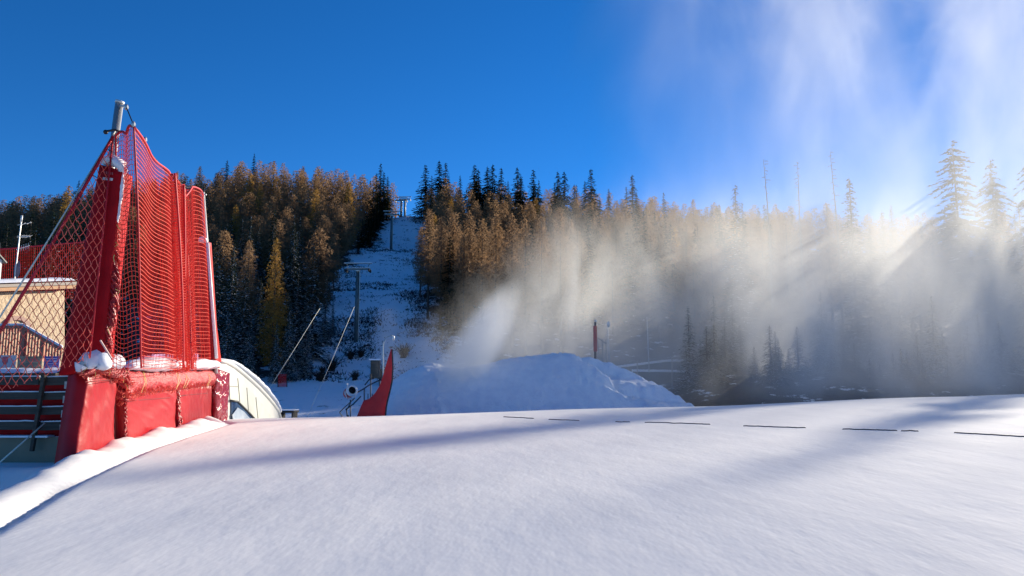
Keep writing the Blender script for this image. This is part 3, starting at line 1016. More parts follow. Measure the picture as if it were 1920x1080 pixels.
# side net returning to the left of the near mast: a triangle of diamond meshes
o = empty('side_net', P(150, 690, 14.8)); tag(o, 'triangular diamond-mesh red net sloping down to the left from the near mast', 'safety net')
A_ = np.array(P(212, 256, 14.9)); B_ = np.array(P(-90, 770, 13.2)); C_ = np.array(P(168, 672, 14.7))
ex = unit(B_ - A_); nn = unit(np.cross(ex, C_ - A_)); Xh = unit(np.cross(nn, np.array([0, 0, 1.]))); Zh = np.cross(Xh, nn)
tri = np.array([[np.dot(q - A_, Xh), np.dot(q - A_, Zh)] for q in (A_, B_, C_)])
if tri[:, 0].max() <= 0.01: pass
polys = []
def clip_line(p0, d):
    ts = []
    for i in range(3):
        a = tri[i]; b = tri[(i + 1) % 3]; e = b - a
        den = d[0] * e[1] - d[1] * e[0]
        if abs(den) < 1e-9: continue
        w = a - p0
        t = (w[0] * e[1] - w[1] * e[0]) / den; s = (w[0] * d[1] - w[1] * d[0]) / den
        if -1e-9 <= s <= 1 + 1e-9: ts.append(t)
    return (min(ts), max(ts)) if len(ts) >= 2 else None
for sg in (-1, 1):
    ang = R(62); d = np.array([math.cos(ang) * sg, math.sin(ang)]); nrm2 = np.array([-d[1], d[0]])
    for k in range(-90, 90):
        p0 = nrm2 * k * .118
        c = clip_line(p0, d)
        if c is None or c[1] - c[0] < .1: continue
        n = max(3, int((c[1] - c[0]) / .07))
        t = np.linspace(c[0], c[1], n)
        q = p0[None, :] + t[:, None] * d[None, :]
        # slight sag and the kink at every knot
        w3 = A_ + q[:, :1] * Xh + q[:, 1:] * Zh + nn * (.08 * np.sin(q[:, :1] * 1.7) + .06 * np.sin(q[:, 1:] * 2.3))
        w3 += Xh * (.012 * np.sin(t * 26))[:, None] * sg
        polys.append(w3)
cords('net_mesh', rel(polys, o.location), .0085, M_CORDP, o)
m = MB(); m.tube([Vector(A_) - o.location, Vector((A_ + B_) / 2) + Vector((.02, 0, -.06)) - o.location, Vector(B_) - o.location], .032, 7); m.build('edge_rope', M_ROPE, o, smooth=True)
m = MB(); m.tube([Vector(A_) - o.location, Vector(C_) - o.location], .02, 6); m.build('seam_rope', M_ROPE, o, smooth=True)
o = empty('stay_cable', P(216, 246, 15)); tag(o, 'taut pale stay cable slanting down to the left beside the red net', 'cable')
e0 = P(216, 246, 15.0); e1 = P(-60, 690, 13.3)
m = MB(); m.tube([e0 - o.location, e0.lerp(e1, .5) + Vector((0, 0, -.03)) - o.location, e1 - o.location], .017, 6); m.build('cable', M_PALEC, o, smooth=True)
m = MB()
for t in (.08, .2, .36, .5):
    q = e0.lerp(e1, t) - o.location; m.tube([q, q + Vector((.16, 0, -.10))], .008, 5)
m.build('lashing', M_DARK, o)

# ---- near mast with its tall pad
o = empty('net_mast', P(150, 880, 15.3)); tag(o, 'near leaning steel mast, its lower length wrapped in a tall dark red pad', 'mast')
ml = o.location.copy()
a = P(224, 192, 15.15); b = P(156, 697, 15.3)
m = MB(); m.tube([b - ml, b.lerp(a, .5) - ml, a - ml], .082, 20); m.build('pole', M_STEEL, o, smooth=True)
m = MB(); m.tube([a - ml + Vector((0, 0, -.02)), a - ml + Vector((.01, 0, .03))], .092, 20); m.tube([a - ml + Vector((.06, -.05, -.1)), a - ml + Vector((.2, -.1, -.12))], .03, 8)
m.ball(a - ml + Vector((.2, -.1, -.13)), .05, 8, 6); m.build('cap', M_STEELP, o, smooth=True)
q = P(214, 250, 15.0) - ml
m = MB(); m.tube([q + Vector((-.12, -.12, .0)), q + Vector((.1, -.16, .02)), q + Vector((.16, 0, .03))], .025, 8); m.ball(q + Vector((-.1, -.14, -.02)), .05, 8, 6); m.build('shackle', M_DARK, o, smooth=True)
pad = patch_solid('mast_pad', P(187, 308, 14.95) - ml, P(229, 320, 14.95) - ml, P(190, 676, 14.95) - ml, P(110, 704, 14.95) - ml, (.0, .42, 0), M_VINYLD, o, 12, 40,
                  lambda u, v: puff(u, v, .05, .25) + .012 * math.sin(v * 31) * math.sin(u * 3.14))
m = MB()
lp = Vector(pad.location)
def padpt(px, py, dy=-.065): return P(px, py, 14.95 + dy) - ml
m.add([padpt(193, 332), padpt(212, 334), padpt(211, 339), padpt(192, 337)], [(0, 1, 2, 3)])
m.build('label_strip', surf('white_strip', (.7, .6, .6), rough=.6), pad)
m = MB()
for i in range(5):
    m.add([padpt(195 + i * 3.6, 321 + i * .5), padpt(197 + i * 3.6, 321 + i * .5), padpt(197.4 + i * 3.6, 326 + i * .5), padpt(195.4 + i * 3.6, 326 + i * .5)], [(0, 1, 2, 3)])
m.build('faded_print', surf('faded_print', (.42, .10, .10), rough=.6), pad)


def snow_lump(name, pts, r, label, parent=None, group=None, sq=(1, 1, .8), n=14, jit=.5):
    """soft snow lying along a line of points"""
    m = MB(); g = random.Random(len(pts) * 7 + int(abs(pts[0][0]) * 100))
    ctr = Vector(pts[0])
    pp = []
    for a, b in zip(pts[:-1], pts[1:]):
        a = Vector(a); b = Vector(b); k = max(2, int((b - a).length / (r * .55)))
        pp += [a.lerp(b, i / k) for i in range(k)]
    pp.append(Vector(pts[-1]))
    nseg = len(pp); rings = []
    base = parent.location if parent is not None else ctr
    vs = []
    for i, p in enumerate(pp):
        t = i / max(1, nseg - 1)
        rr = r * (max(.02, math.sin(math.pi * min(1, max(0, t * .98 + .01)))) ** .35) * (1 + jit * .55 * mn.noise(p * 2.3) + jit * .2 * mn.noise(p * 9))
        d = (pp[min(i + 1, nseg - 1)] - pp[max(i - 1, 0)]).normalized()
        u = Vector((0, 0, 1)) if abs(d.z) < .9 else Vector((0, 1, 0))
        x = d.cross(u).normalized(); y = x.cross(d).normalized()
        for k in range(n):
            a = 2 * math.pi * k / n
            off = x * math.cos(a) * sq[0] + y * math.sin(a) * sq[2]
            q = p + off * rr * (1 + jit * .3 * mn.noise(p * 5 + off * 2))
            vs.append(q - base)
    fs = [(i * n + k, i * n + (k + 1) % n, (i + 1) * n + (k + 1) % n, (i + 1) * n + k) for i in range(nseg - 1) for k in range(n)]
    fs += [tuple(range(n - 1, -1, -1)), tuple((nseg - 1) * n + k for k in range(n))]
    m.add(vs, fs)
    o = m.build(name, M_SNOWC, parent, smooth=True, loc=None if parent is not None else ctr)
    if parent is None: tag(o, label, 'snow', group)
    return o


snow_lump('snow_pile', [P(190, 303, 15.1), P(212, 300, 15.05), P(228, 310, 15.0), P(231, 330, 15.05)], .16, 'cap of snow on top of the tall mast pad')
snow_lump('snow_strip', [P(229, 322, 15.0), P(226, 360, 15.0), P(217, 410, 15.0), P(207, 466, 15.0)], .075, 'long thin strip of snow clinging to the lit edge of the tall mast pad', jit=.9)

# ---- netting twisted round the foot of the near mast
def bundle(name, pts, r, label, grp=None, seed=1, strands=9, fringe=40, mat=None):
    """netting gathered into a rope: twisted strands round a core, with loose loops"""
    g = random.Random(seed)
    o = empty(name, pts[0]); tag(o, label, 'bundled net', grp)
    pp = []
    for a, b in zip(pts[:-1], pts[1:]):
        a = Vector(a); b = Vector(b); k = max(4, int((b - a).length / .06))
        pp += [a.lerp(b, i / k) for i in range(k)]
    pp.append(Vector(pts[-1]))
    m = MB()
    core = [p - o.location for p in pp]
    N_ = len(core)
    m.tube([core[i] + Vector((mn.noise(core[i] * 4) * r * .3, 0, mn.noise(core[i] * 5 + Vector((9, 0, 0))) * r * .3)) for i in range(0, N_, 2)] , r * .62, 10)
    for s in range(strands):
        ph = g.uniform(0, 6.28); tw = g.uniform(4, 9); q = []
        for i, p in enumerate(core):
            a = ph + i * .06 * tw
            d = (core[min(i + 1, N_ - 1)] - core[max(i - 1, 0)]).normalized()
            u = Vector((0, 0, 1)) if abs(d.z) < .8 else Vector((0, 1, 0))
            x = d.cross(u).normalized(); y = x.cross(d)
            rr = r * (.72 + .3 * mn.noise(p * 3 + Vector((s, 0, 0))))
            q.append(p + x * math.cos(a) * rr + y * math.sin(a) * rr)
        m.tube(q, r * .2, 5)
    m.build('gathered_net', M_NETROLL if mat is None else mat, o, smooth=True)
    m = MB()
    for i in range(fringe):
        p = core[g.randrange(N_)]; a = g.uniform(0, 6.28)
        v = Vector((g.uniform(-1, 1), g.uniform(-1, 1), g.uniform(-1.3, .4))).normalized() * r
        q = [p + v * .6, p + v * 1.25 + Vector((g.uniform(-.03, .03), 0, -.03)), p + v * 1.1 + Vector((g.uniform(-.06, .06), g.uniform(-.06, .06), -r * .5)), p + v * .5 + Vector((g.uniform(-.08, .08), 0, -r * .6))]
        m.tube(q, .009, 4)
    m.build('loose_loops', M_CORDP, o)
    m = MB()
    for i in range(max(2, fringe // 10)):
        p = core[g.randrange(N_)]
        v = Vector((.6, -.8, g.uniform(-.4, .6))).normalized() * r * 1.15
        m.tube([p + v, p + v * 1.15 + Vector((g.uniform(-.1, .1), 0, -.06)), p + v + Vector((g.uniform(-.12, .12), 0, -.15))], .008, 4)
    m.build('twine', M_BRASS, o)
    return o


bundle('net_bundle', [P(217, 395, 15.1), P(212, 470, 15.1), P(214, 560, 15.1), P(200, 640, 15.1), P(196, 682, 15.2)], .125, 'netting twisted into a thick red rope up the right side of the tall mast pad', seed=2, fringe=70)
bundle('net_bundle', [Pf(152, 690, .15), Pf(190, 686, .2), Pf(226, 702, .2)], .15, 'bunched red netting tied over the top of the nearest low pad', seed=3, fringe=60)
bundle('net_bundle', [Pf(226, 695, .1), Pf(231, 715, .15), Pf(234, 742, .1)], .20, 'bunched red netting hanging in the gap right of the nearest low pad', seed=4, fringe=60)
# rolled net along the long pads: a slumped thick roll, lashed at intervals
def slump(u, v):
    return .12 * math.sin(math.pi * v) ** .6 * (1 + .25 * math.sin(u * 40) * .3) + .035 * mn.noise(Vector((u * 9, v * 3, 1))) + .03 * mn.noise(Vector((u * 40, v * 5, 4)))
o = empty('rolled_net', Pf(232, 715)); tag(o, 'long roll of red netting lying along the top of the low pads', 'rolled net')
rl = o.location.copy()
patch_solid('roll', Pf(231, 696, .12) - rl, Pf(404, 694, .12) - rl, Pf(404, 722, .16) - rl, Pf(231, 742, .16) - rl, (-.3, -.06, 0), M_NETROLL, o, 90, 10, slump)
m = MB()
g = random.Random(5)
for i in range(150):
    t = (i + g.random()) / 150
    px = 231 + t * 172
    py = np.interp(px, [231, 404], [742, 722]) + g.uniform(-8, 2)
    p = Pf(px, py, .20) - rl
    m.tube([p + Vector((0, 0, g.uniform(.05, .35))), p + Vector((.05, g.uniform(-.1, .1), .02)), p + Vector((.02, g.uniform(-.15, .15), -g.uniform(.02, .10)))], .009, 4)
m.build('fringe', M_CORDP, o)
m = MB()
for px in (268, 331, 347, 389):
    for k in range(2):
        p = Pf(px + g.uniform(-2, 2), 697, .16) - rl; q = Pf(px + g.uniform(-4, 4), np.interp(px, [231, 404], [740, 722]), .30) - rl
        m.tube([p, (p + q) / 2 + Vector((.10, g.uniform(-.1, .1), 0)), q], .007, 4)
m.build('lashing', M_BRASS, o)
snow_lump('snow_pile', [Pf(238, 688, .14), Pf(258, 684, .14), Pf(300, 683, .14), Pf(343, 683, .14)], .36, 'long white snow cap on the rolled net, left of the vertical net fold', sq=(1.1, 1, .5))
snow_lump('snow_pile', [Pf(346, 686, .14), Pf(372, 683, .14), Pf(403, 684, .14)], .36, 'shorter white snow cap on the rolled net, right of the vertical net fold', sq=(1.1, 1, .5))
snow_lump('snow_lump', [P(146, 697, 14.85), P(152, 684, 14.85), P(160, 674, 14.9), P(167, 660, 15)], .13, 'snow lump sloping up the left shoulder of the nearest low pad', sq=(1.15, 1, 1.1), jit=1.3)
snow_lump('snow_lump', [P(162, 690, 14.95), P(172, 680, 14.95), P(184, 672, 15), P(197, 682, 15.1), P(206, 688, 15.2)], .14, 'peaked snow lump in the middle atop the nearest low pad', sq=(1, 1, 1.25), jit=1.5)
snow_lump('snow_lump', [P(200, 682, 15.5), P(210, 677, 15.8), P(219, 677, 16.0), P(228, 686, 16.3)], .15, 'rounded snow lump on the right corner of the nearest low pad', sq=(1, 1, .9), jit=.7)
m = MB(); a = P(188, 638, 14.6); b = P(209, 672, 14.8); m.tube([a - a, b - a], .018, 6)
o = m.build('lashing_stick', surf('frosted_stick', (.7, .45, .4), rough=.7), None, loc=a); tag(o, 'short frosted stick leaning on the bunched net above the nearest pad', 'stick')

# ---- low crash pads
NB = Vector((-.34, -.068, 0))
def wr1(u, v):
    w = .014 * math.sin(u * 5 + v * 9) + .022 * mn.noise(Vector((u * 3, v * 4, 2))) + .045 * max(0, mn.noise(Vector((u * 2.2 + v * 2, (u - v) * 9, 5)))) * (1.1 - v) + .012 * abs(mn.noise(Vector((u * 8, v * 3 + u * 4, 11))))
    return puff(u, v, .07, .14) + w
def wr2(u, v):
    return puff(u, v, .06, .12) + .10 * (abs(mn.noise(Vector((u * 13 + .6 * math.sin(v * 3), v * .8, 7)))) * (1.2 - v) + .2 * mn.noise(Vector((u * 25, v * 3, 1))))
def wr3(u, v):
    return puff(u, v, .10, .3) + .06 * mn.noise(Vector((u * 4, v * 9, 3))) + .03 * mn.noise(Vector((u * 12, v * 14, 8)))
def wpad(name, c, fn, label, mat=None, nx=40, nz=50, depth=NB):
    o = empty(name, c[3]); tag(o, label, 'crash pad', 'low crash pads at the foot of the net'); l = o.location.copy()
    patch_solid('cushion', *[q - l for q in c], depth, mat or M_VINYL, o, nx, nz, fn)
    return o, l
zz = lambda p, dz: p + Vector((0, 0, dz))
o, l = wpad('crash_pad', (Pf(163, 696, .05), Pf(214, 694, .05), zz(Pf(214, 834, .05), -.1), zz(Pf(134, 884, .05), -.1)), wr1, 'nearest low red crash pad, tall and standing apart from the others')
m = MB(); m.tube([Pf(215, 696, .10) - l, Pf(215, 764, .12) - l, Pf(215, 834, .1) - l], .012, 6); m.build('piping', M_DARK, o)
o, l = wpad('crash_pad', (Pf(232, 730, .05), Pf(329, 722, .05), zz(Pf(329, 803, .05), -.15), zz(Pf(238, 834, .05), -.15)), wr1, 'widest low red crash pad, right of the dark gap, with slanting creases')
m = MB(); g = random.Random(9)
for i in range(60):
    py = 736 + i * 1.5; p = Pf(235 + g.uniform(-2, 3), py, .14) - l
    m.ball(p, g.uniform(.015, .04), 6, 4, (1, 1, 1.3))
m.build('laced_edge', M_NETROLL, o, smooth=True)
o, l = wpad('crash_pad', (Pf(333, 722, .05), Pf(403, 718, .05), zz(Pf(403, 785, .05), -.15), zz(Pf(337, 803, .05), -.15)), wr2, 'low red crash pad with many upright shiny pleats', nx=90)
m = MB()
for i in range(60):
    py = 728 + i * 1.2; p = Pf(333 + g.uniform(-2, 4) + i * .06, py, .12) - l
    m.ball(p, g.uniform(.02, .055), 6, 4, (1, 1, 1.4))
m.build('laced_edge', M_NETROLL, o, smooth=True)
o, l = wpad('crash_pad', (Pf(404, 690, .25), P(431, 700, 29.5), zz(P(426, 786, 29.5), -.2), zz(Pf(404, 790, .25), -.2)), wr3, 'rounded glossy dark red pad at the far end of the row', mat=surf('wrapped_vinyl', (.40, .012, .03), (.30, .010, .022), rough=.16, scale=3, bump=.8, bscale=6, dist=.06, coat=.6), nx=24, depth=Vector((-.6, .4, 0)))

M_SEAM = surf('pad_seam', (.20, .004, .008), rough=.5)
for (pxa, pxb, ya0, ya1, yb0, yb1, off, lab_) in ((160, 213, 716, 718, 712, 714, .135, 0), (236, 328, 752, 753.5, 745, 746.5, .135, 1), (336, 402, 742, 743, 736, 737, .14, 2)):
    par = [q for q in bpy.data.objects if q.name.startswith('crash_pad')][lab_]
    m = MB(); k = 24
    m.tube([Pf(pxa + (pxb - pxa) * i / k, ya0 + (yb0 - ya0) * i / k, off) - par.location for i in range(k + 1)], .010, 5)
    m.build('seam', M_SEAM, par)

# dark boards seen in the gap
o = empty('gap_frame', Pf(222, 830, -.45)); tag(o, 'dark timber frame with pale blocks in the gap between the first two pads', 'frame'); l = o.location.copy()
m = MB()
for py in (752, 778, 804, 824):
    m.bar(Pf(208, py, -.45) - l, Pf(240, py - 2, -.45) - l, .05, .16)
m.build('plank', M_WOODD, o)
m = MB()
for px in (210, 238): m.bar(Pf(px, 725, -.52) - l, Pf(px, 840, -.52) - l, .12, .1)
m.build('post', M_WOODD, o)
m = MB()
for py in (760, 800): m.box(Pf(217, py, -.30) - l, (.05, .1, .28))
m.build('pale_block', M_GREYW, o)
m = MB(); m.box(Pf(223, 824, -.36) - l, (.14, .5, .05)); m.build('snow', M_SNOWC, o)

# lilac banner behind the net
c = [Pf(238, 690, -.6), Pf(262, 670, -.6), Pf(290, 664, -.6), Pf(372, 663, -.6), Pf(372, 694, -.6)]
l = c[0].copy()
m = MB(); n = len(c); ex_ = Vector((-.03, 0, 0))
m.add([p - l for p in c] + [p - l + ex_ for p in c], [tuple(range(n)), tuple(range(2 * n - 1, n - 1, -1))] + [(i, i + n, (i + 1) % n + n, (i + 1) % n) for i in range(n)])
o = m.build('banner', surf('lilac_cloth', (.30, .16, .38), (.36, .20, .42), rough=.7), None, loc=l); tag(o, 'lilac banner behind the foot of the tall red net', 'banner')

# ---- far mast
o = empty('net_mast', P(405, 720, 27.9)); tag(o, 'far pale mast, its lower half wrapped in a slim red pad', 'mast'); l = o.location.copy()
a = P(380, 360, 26.3); b = P(405, 700, 27.9)
m = MB(); m.tube([b - l, a - l], .07, 14); m.tube([a - l + Vector((-.1, 0, -.1)), a - l + Vector((.14, 0, -.1))], .03, 8); m.build('pole', M_STEELP, o, smooth=True)
patch_solid('mast_pad', P(371, 455, 26.6) - l, P(388, 452, 26.6) - l, P(404, 690, 27.5) - l, P(376, 690, 27.5) - l, (0, .4, 0), M_VINYL, o, 10, 30, lambda u, v: puff(u, v, .06, .3))
m = MB(); m.tube([P(389, 455, 26.5) - l, P(397, 560, 27) - l, P(406, 672, 27.4) - l], .06, 8); m.build('sunlit_edge', surf('sunlit_edge_white', (.85, .82, .82), rough=.5), o, smooth=True)  # white tube stands in for sunlight along the mast's right edge
snow_lump('snow_pile', [P(372, 452, 26.5), P(380, 449, 26.5), P(389, 453, 26.5)], .14, 'small snow cap on the pad of the far mast')
m = MB(); vv = [P(392, 462, 26.8), P(398, 560, 27.3), P(413, 678, 27.9), P(404, 680, 27.6)]
l = vv[0].copy(); d_ = Vector((.02, .06, 0))
m.add([p - l for p in vv] + [p - l + d_ for p in vv], [(0, 3, 2, 1), (4, 5, 6, 7), (0, 1, 5, 4), (1, 2, 6, 5), (2, 3, 7, 6), (3, 0, 4, 7)])
o = m.build('net_wing', M_CORD, None, loc=l); tag(o, 'narrow red cloth wing stretched behind the far mast', 'cloth')

# ---- timber wall left of the pads
o = empty('plank_wall', P(60, 900, 15.6)); tag(o, 'dark plank wall with red padding showing between the boards', 'wall'); l = o.location.copy()
YW = 15.6
for i, (t0, t1) in enumerate(((708, 723), (737, 750), (764, 778), (792, 807))):
    for q0, q1 in ((-260, 74), (76, 128)):
        m = MB(); a = P(q0, (t0 + t1) / 2, YW); b = P(q1, (t0 + t1) / 2 - 1.5, YW)
        m.bar(a - l, b - l, .05, (t1 - t0) / F * YW)
        m.build('plank', M_WOODD, o, bevel=.006)
        s = MB(); hz = (t1 - t0) / F * YW / 2 + .012
        pts = [a.lerp(b, k / 24) - l + Vector((0, 0, hz + .012 * mn.noise(Vector((k * .7, i, q0))))) for k in range(25)]
        s.tube(pts, .016, 6); s.build('snow_line', M_SNOWC, o, smooth=True)
a = P(-260, 770, YW + .25); b = P(128, 770, YW + .25)
patch_solid('padding', P(-260, 706, YW + .2) - l, P(128, 706, YW + .2) - l, P(128, 818, YW + .2) - l, P(-260, 818, YW + .2) - l, (0, .25, 0), M_VINYLD, o, 60, 16, lambda u, v: .05 * mn.noise(Vector((u * 14, v * 3, 0))))
m = MB(); m.bar(P(83, 703, YW - .07) - l, P(60, 846, YW - .12) - l, .07, .08); m.build('post', M_WOODD, o, bevel=.006)
m = MB(); m.bar(P(133, 708, YW - .1) - l, P(112, 893, YW - .1) - l, .12, .08); m.build('post', M_WOODD, o, bevel=.006)
for k in range(7):
    p = P(125.5 - k * 3.0, 722 + k * 27, YW - .17) - l
    m = MB(); m.box(p, (.09, .03, .15)); m.build('pale_block', M_GREYW, o)
m = MB(); m.box(P(60, 818, YW - .02) - l + Vector((-1.9, 0, 0)), (4.6, .25, .04)); m.build('snow_ledge', M_SNOWC, o, bevel=.01)
o = empty('panel_base', P(60, 920, YW + .05)); tag(o, 'olive boarded base below the plank wall, darker joint across it', 'panel'); l = o.location.copy()
for (t0, t1) in ((820, 896), (898.5, 960)):
    a = P(-260, (t0 + t1) / 2, YW + .08); b = P(140, (t0 + t1) / 2, YW + .08)
    m = MB(); m.bar(a - l, b - l, .06, (t1 - t0) / F * YW); m.build('board', M_PANEL, o, bevel=.006)
m = MB(); a = P(-20, 884, 14.6); b = P(84, 793, 15.45); m.tube([a - a, b - a], .016, 6)
o = m.build('stay_cable', M_PALEC, None, loc=a, smooth=True); tag(o, 'pale slanting stay cable in front of the plank wall', 'cable')

# ---- deck with banners and the chalet
o = empty('snowy_deck', P(40, 705, 16)); tag(o, 'snow-covered deck edge above the plank wall', 'deck'); l = o.location.copy()
m = MB(); a = P(-260, 703, 16.0); b = P(112, 703, 16.0)
m.bar(a - l + Vector((0, .9, -.02)), b - l + Vector((0, .9, -.02)), 2.1, .12); m.build('deck_board', M_WOODD, o)
patch = []
V = []; g = np.random.default_rng(3)
nx, ny = 60, 14
for j in range(ny + 1):
    for i in range(nx + 1):
        p = a.lerp(b, i / nx) - l + Vector((0, -.12 + 2.1 * j / ny, .05))
        h = .10 * min(1, j / 1.5, (ny - j) / 1.5) + .04 * mn.noise(Vector((i * .3, j * .4, 0)))
        V.append(p + Vector((0, 0, h - .01)))
m = MB(); m.add(V, [(j * (nx + 1) + i, j * (nx + 1) + i + 1, (j + 1) * (nx + 1) + i + 1, (j + 1) * (nx + 1) + i) for j in range(ny) for i in range(nx)])
m.build('snow', M_SNOWC, o, smooth=True)


def banner(px0, px1, py0, py1, Y, label, paint):
    a = P(px0, py1, Y); b = P(px1, py0, Y)
    o = empty('banner', a); tag(o, label, 'banner')
    w = b.x - a.x; h = b.z - a.z
    m = MB(); m.box((w / 2, 0, h / 2), (w, .02, h)); m.build('sheet', paint[0], o)
    for (u0, v0, u1, v1, mt_) in paint[1]:
        m = MB(); m.box(((u0 + u1) / 2 * w, -.014, (v0 + v1) / 2 * h), ((u1 - u0) * w, .006, (v1 - v0) * h)); m.build('printed_patch', mt_, o)
    return o
mw = surf('banner_white', (.50, .47, .50), (.58, .55, .56), rough=.6); mr_ = surf('banner_red', (.55, .10, .13), rough=.6)
mo = surf('banner_photo', (.42, .34, .22), (.16, .12, .08), rough=.6, scale=4, stretch=(.6, 1, 2.2), detail=6); mb_ = surf('banner_blue', (.05, .045, .26), (.07, .06, .34), rough=.6); ml_ = surf('banner_pale', (.42, .42, .62), rough=.6)
banner(-120, 31, 666, 694, 17.9, 'white banner with a red emblem on the deck, leftmost of three', (mw, [(.83, .5, .90, .9, mr_), (.845, .38, .885, .5, mr_), (.2, .4, .5, .8, mr_)]))
banner(32, 80, 668, 693, 17.9, 'banner with a brown landscape picture on the deck, middle of three', (mo, [(.5, .72, .8, .8, mr_), (.58, .6, .86, .66, mr_)]))
banner(82, 112, 668, 691, 17.9, 'dark blue banner with pale lines of lettering, rightmost of three', (mb_, [(.12, .78, .88, .84, ml_), (.15, .58, .5, .63, ml_), (.6, .5, .85, .66, ml_), (.12, .36, .9, .41, ml_), (.2, .18, .75, .23, ml_)]))
# picket gallery
o = empty('picket_railing', P(50, 668, 24)); tag(o, 'reddish picket railing with snow on its sloping handrail', 'railing'); l = o.location.copy()
M_PICK = surf('red_brown_wood', (.42, .13, .08), (.50, .18, .11), rough=.7, scale=4)
rail = [P(-150, 616, 24), P(42, 613, 24), P(116, 655, 24)]
m = MB()
for a, b in zip(rail[:-1], rail[1:]): m.bar(a - l, b - l, .10, .09)
m.build('handrail', M_PICK, o)
s = MB()
for a, b in zip(rail[:-1], rail[1:]): s.tube([a.lerp(b, k / 12) - l + Vector((0, 0, .075 + .02 * mn.noise(Vector((k, 0, 0))))) for k in range(13)], .05, 7)
s.build('snow', M_SNOWC, o, smooth=True)
for k in range(48):
    px = -140 + k * 5.4
    py = np.interp(px, [-150, 42, 116], [616, 613, 655])
    a = P(px, py + 2, 24.02); b = P(px, 672, 24.02)
    m = MB(); m.box(((a + b) / 2) - l, (.055, .025, a.z - b.z)); m.build('picket', M_PICK, o)
m = MB(); m.box(P(44, 645, 24.03) - l, (.12, .1, 1.1)); m.box(P(80, 655, 24.03) - l, (.1, .08, .8)); m.build('post', M_PICK, o)
# chalet: its long wall looks towards the piste and catches the sun
YC = 36.0
SL = .144
def Pc(px, py, off=0.0): return on_plane(px, py, -24.5 + off, 29.0, SL)
o = empty('chalet', Pc(60, 690)); tag(o, 'cream stone chalet with a snowy roof edge and an arched window', 'chalet'); l = o.location.copy()
M_STUC = surf('cream_stone', (.47, .34, .21), (.60, .46, .31), rough=.9, scale=5, bump=.8, bscale=6, dist=.10)
M_FASC = surf('fascia_wood', (.42, .21, .08), (.30, .15, .07), rough=.7, scale=3, stretch=(1, .3, 3))
cx_ = Vector((SL, 1, 0)).normalized(); cn_ = Vector((1, -SL, 0)).normalized()
def slabc(pts, off, th, name, mat, parent, smq=False):
    A = [Pc(x, y, 0) + cn_ * off - l for x, y in pts]; n = len(A); B = [p - cn_ * th for p in A]
    m = MB(); m.add(A + B, [tuple(range(n - 1, -1, -1)), tuple(range(n, 2 * n))] + [(i, (i + 1) % n, (i + 1) % n + n, i + n) for i in range(n)])
    return m.build(name, mat, parent, smooth=smq)
slabc([(-200, 552), (121, 545), (121, 700), (-200, 740)], 0, 3.0, 'wall', M_STUC, o)
rf = slabc([(-215, 545), (125, 533), (125, 541), (-215, 554)], .55, 3.8, 'roof', M_FASC, o)
slabc([(-215, 540), (126, 528.5), (126, 534), (-215, 546)], .62, 3.9, 'fascia', surf('fascia_grey', (.24, .20, .17), rough=.7), rf)
a = Pc(-215, 538) + cn_ * .3 - l; b = Pc(125, 526) + cn_ * .3 - l
V = []; nx, ny = 60, 14
for j in range(ny + 1):
    for i in range(nx + 1):
        e = min(1, j / 1.2, (ny - j) / 1.2, (nx - i) / 1.2)
        V.append(a.lerp(b, i / nx) + cn_ * (.34 - 3.7 * j / ny) + Vector((0, 0, .0 + e * .15 + .05 * mn.noise(Vector((i * .3, j * .5, 0))) * e)))
m = MB(); m.add(V, [(j * (nx + 1) + i, j * (nx + 1) + i + 1, (j + 1) * (nx + 1) + i + 1, (j + 1) * (nx + 1) + i) for j in range(ny) for i in range(nx)]); m.build('roof_snow', M_SNOWC, rf, smooth=True)
# chimney
c0 = Pc(-3, 507) - cn_ * .6 - l
rot = Vector((0, 1, 0)).rotation_difference(cx_).to_matrix()
m = MB(); m.box(c0, (.75, .8, 1.2), rot); ch = m.build('chimney', surf('white_render', (.72, .70, .66), (.62, .6, .57), rough=.8, scale=3), rf)
m = MB()
for sx_ in (-1, 1): m.bar(c0 + cx_ * sx_ * .02 + Vector((0, 0, .85)), c0 + cx_ * sx_ * .58 + Vector((0, 0, .45)), .95, .06)
m.build('cap', M_DARK, ch)
m = MB(); m.bar(c0 + Vector((0, 0, .92)), c0 - cx_ * .56 + Vector((0, 0, .55)), .95, .10); m.build('snow', M_SNOWC, ch, bevel=.04)
m = MB(); m.box(c0 + cn_ * .38 + Vector((0, 0, .2)), (.04, .2, .25), rot); m.build('vent', M_DARK, ch)
# arched window
wc = Pc(30, 622) - l
rw = .80; m = MB(); vs = []
for k in range(15):
    a = math.pi * k / 14
    for rr in (rw, rw * .74):
        for dy in (.08, -.04): vs.append(wc + cx_ * math.cos(a) * rr * 1.15 + cn_ * dy + Vector((0, 0, math.sin(a) * rr * .95)))
fs = []
for k in range(14):
    b0 = k * 4; c_ = b0 + 4
    fs += [(b0, c_, c_ + 2, b0 + 2), (b0 + 1, b0 + 3, c_ + 3, c_ + 1), (b0, b0 + 1, c_ + 1, c_), (b0 + 2, c_ + 2, c_ + 3, b0 + 3)]
m.add(vs, fs); win = m.build('window', surf('window_arch', (.24, .10, .07), rough=.6), o)
m = MB(); vs = [wc + cx_ * math.cos(math.pi * k / 14) * rw * .55 + cn_ * .03 + Vector((0, 0, math.sin(math.pi * k / 14) * rw * .5)) for k in range(15)]
m.add(vs, [tuple(range(15))]); m.build('pane', surf('window_dark', (.12, .07, .05), rough=.25), win)
slabc([(80, 633), (93, 638), (93, 641), (80, 636)], .04, .1, 'vent', M_WOODD, o)

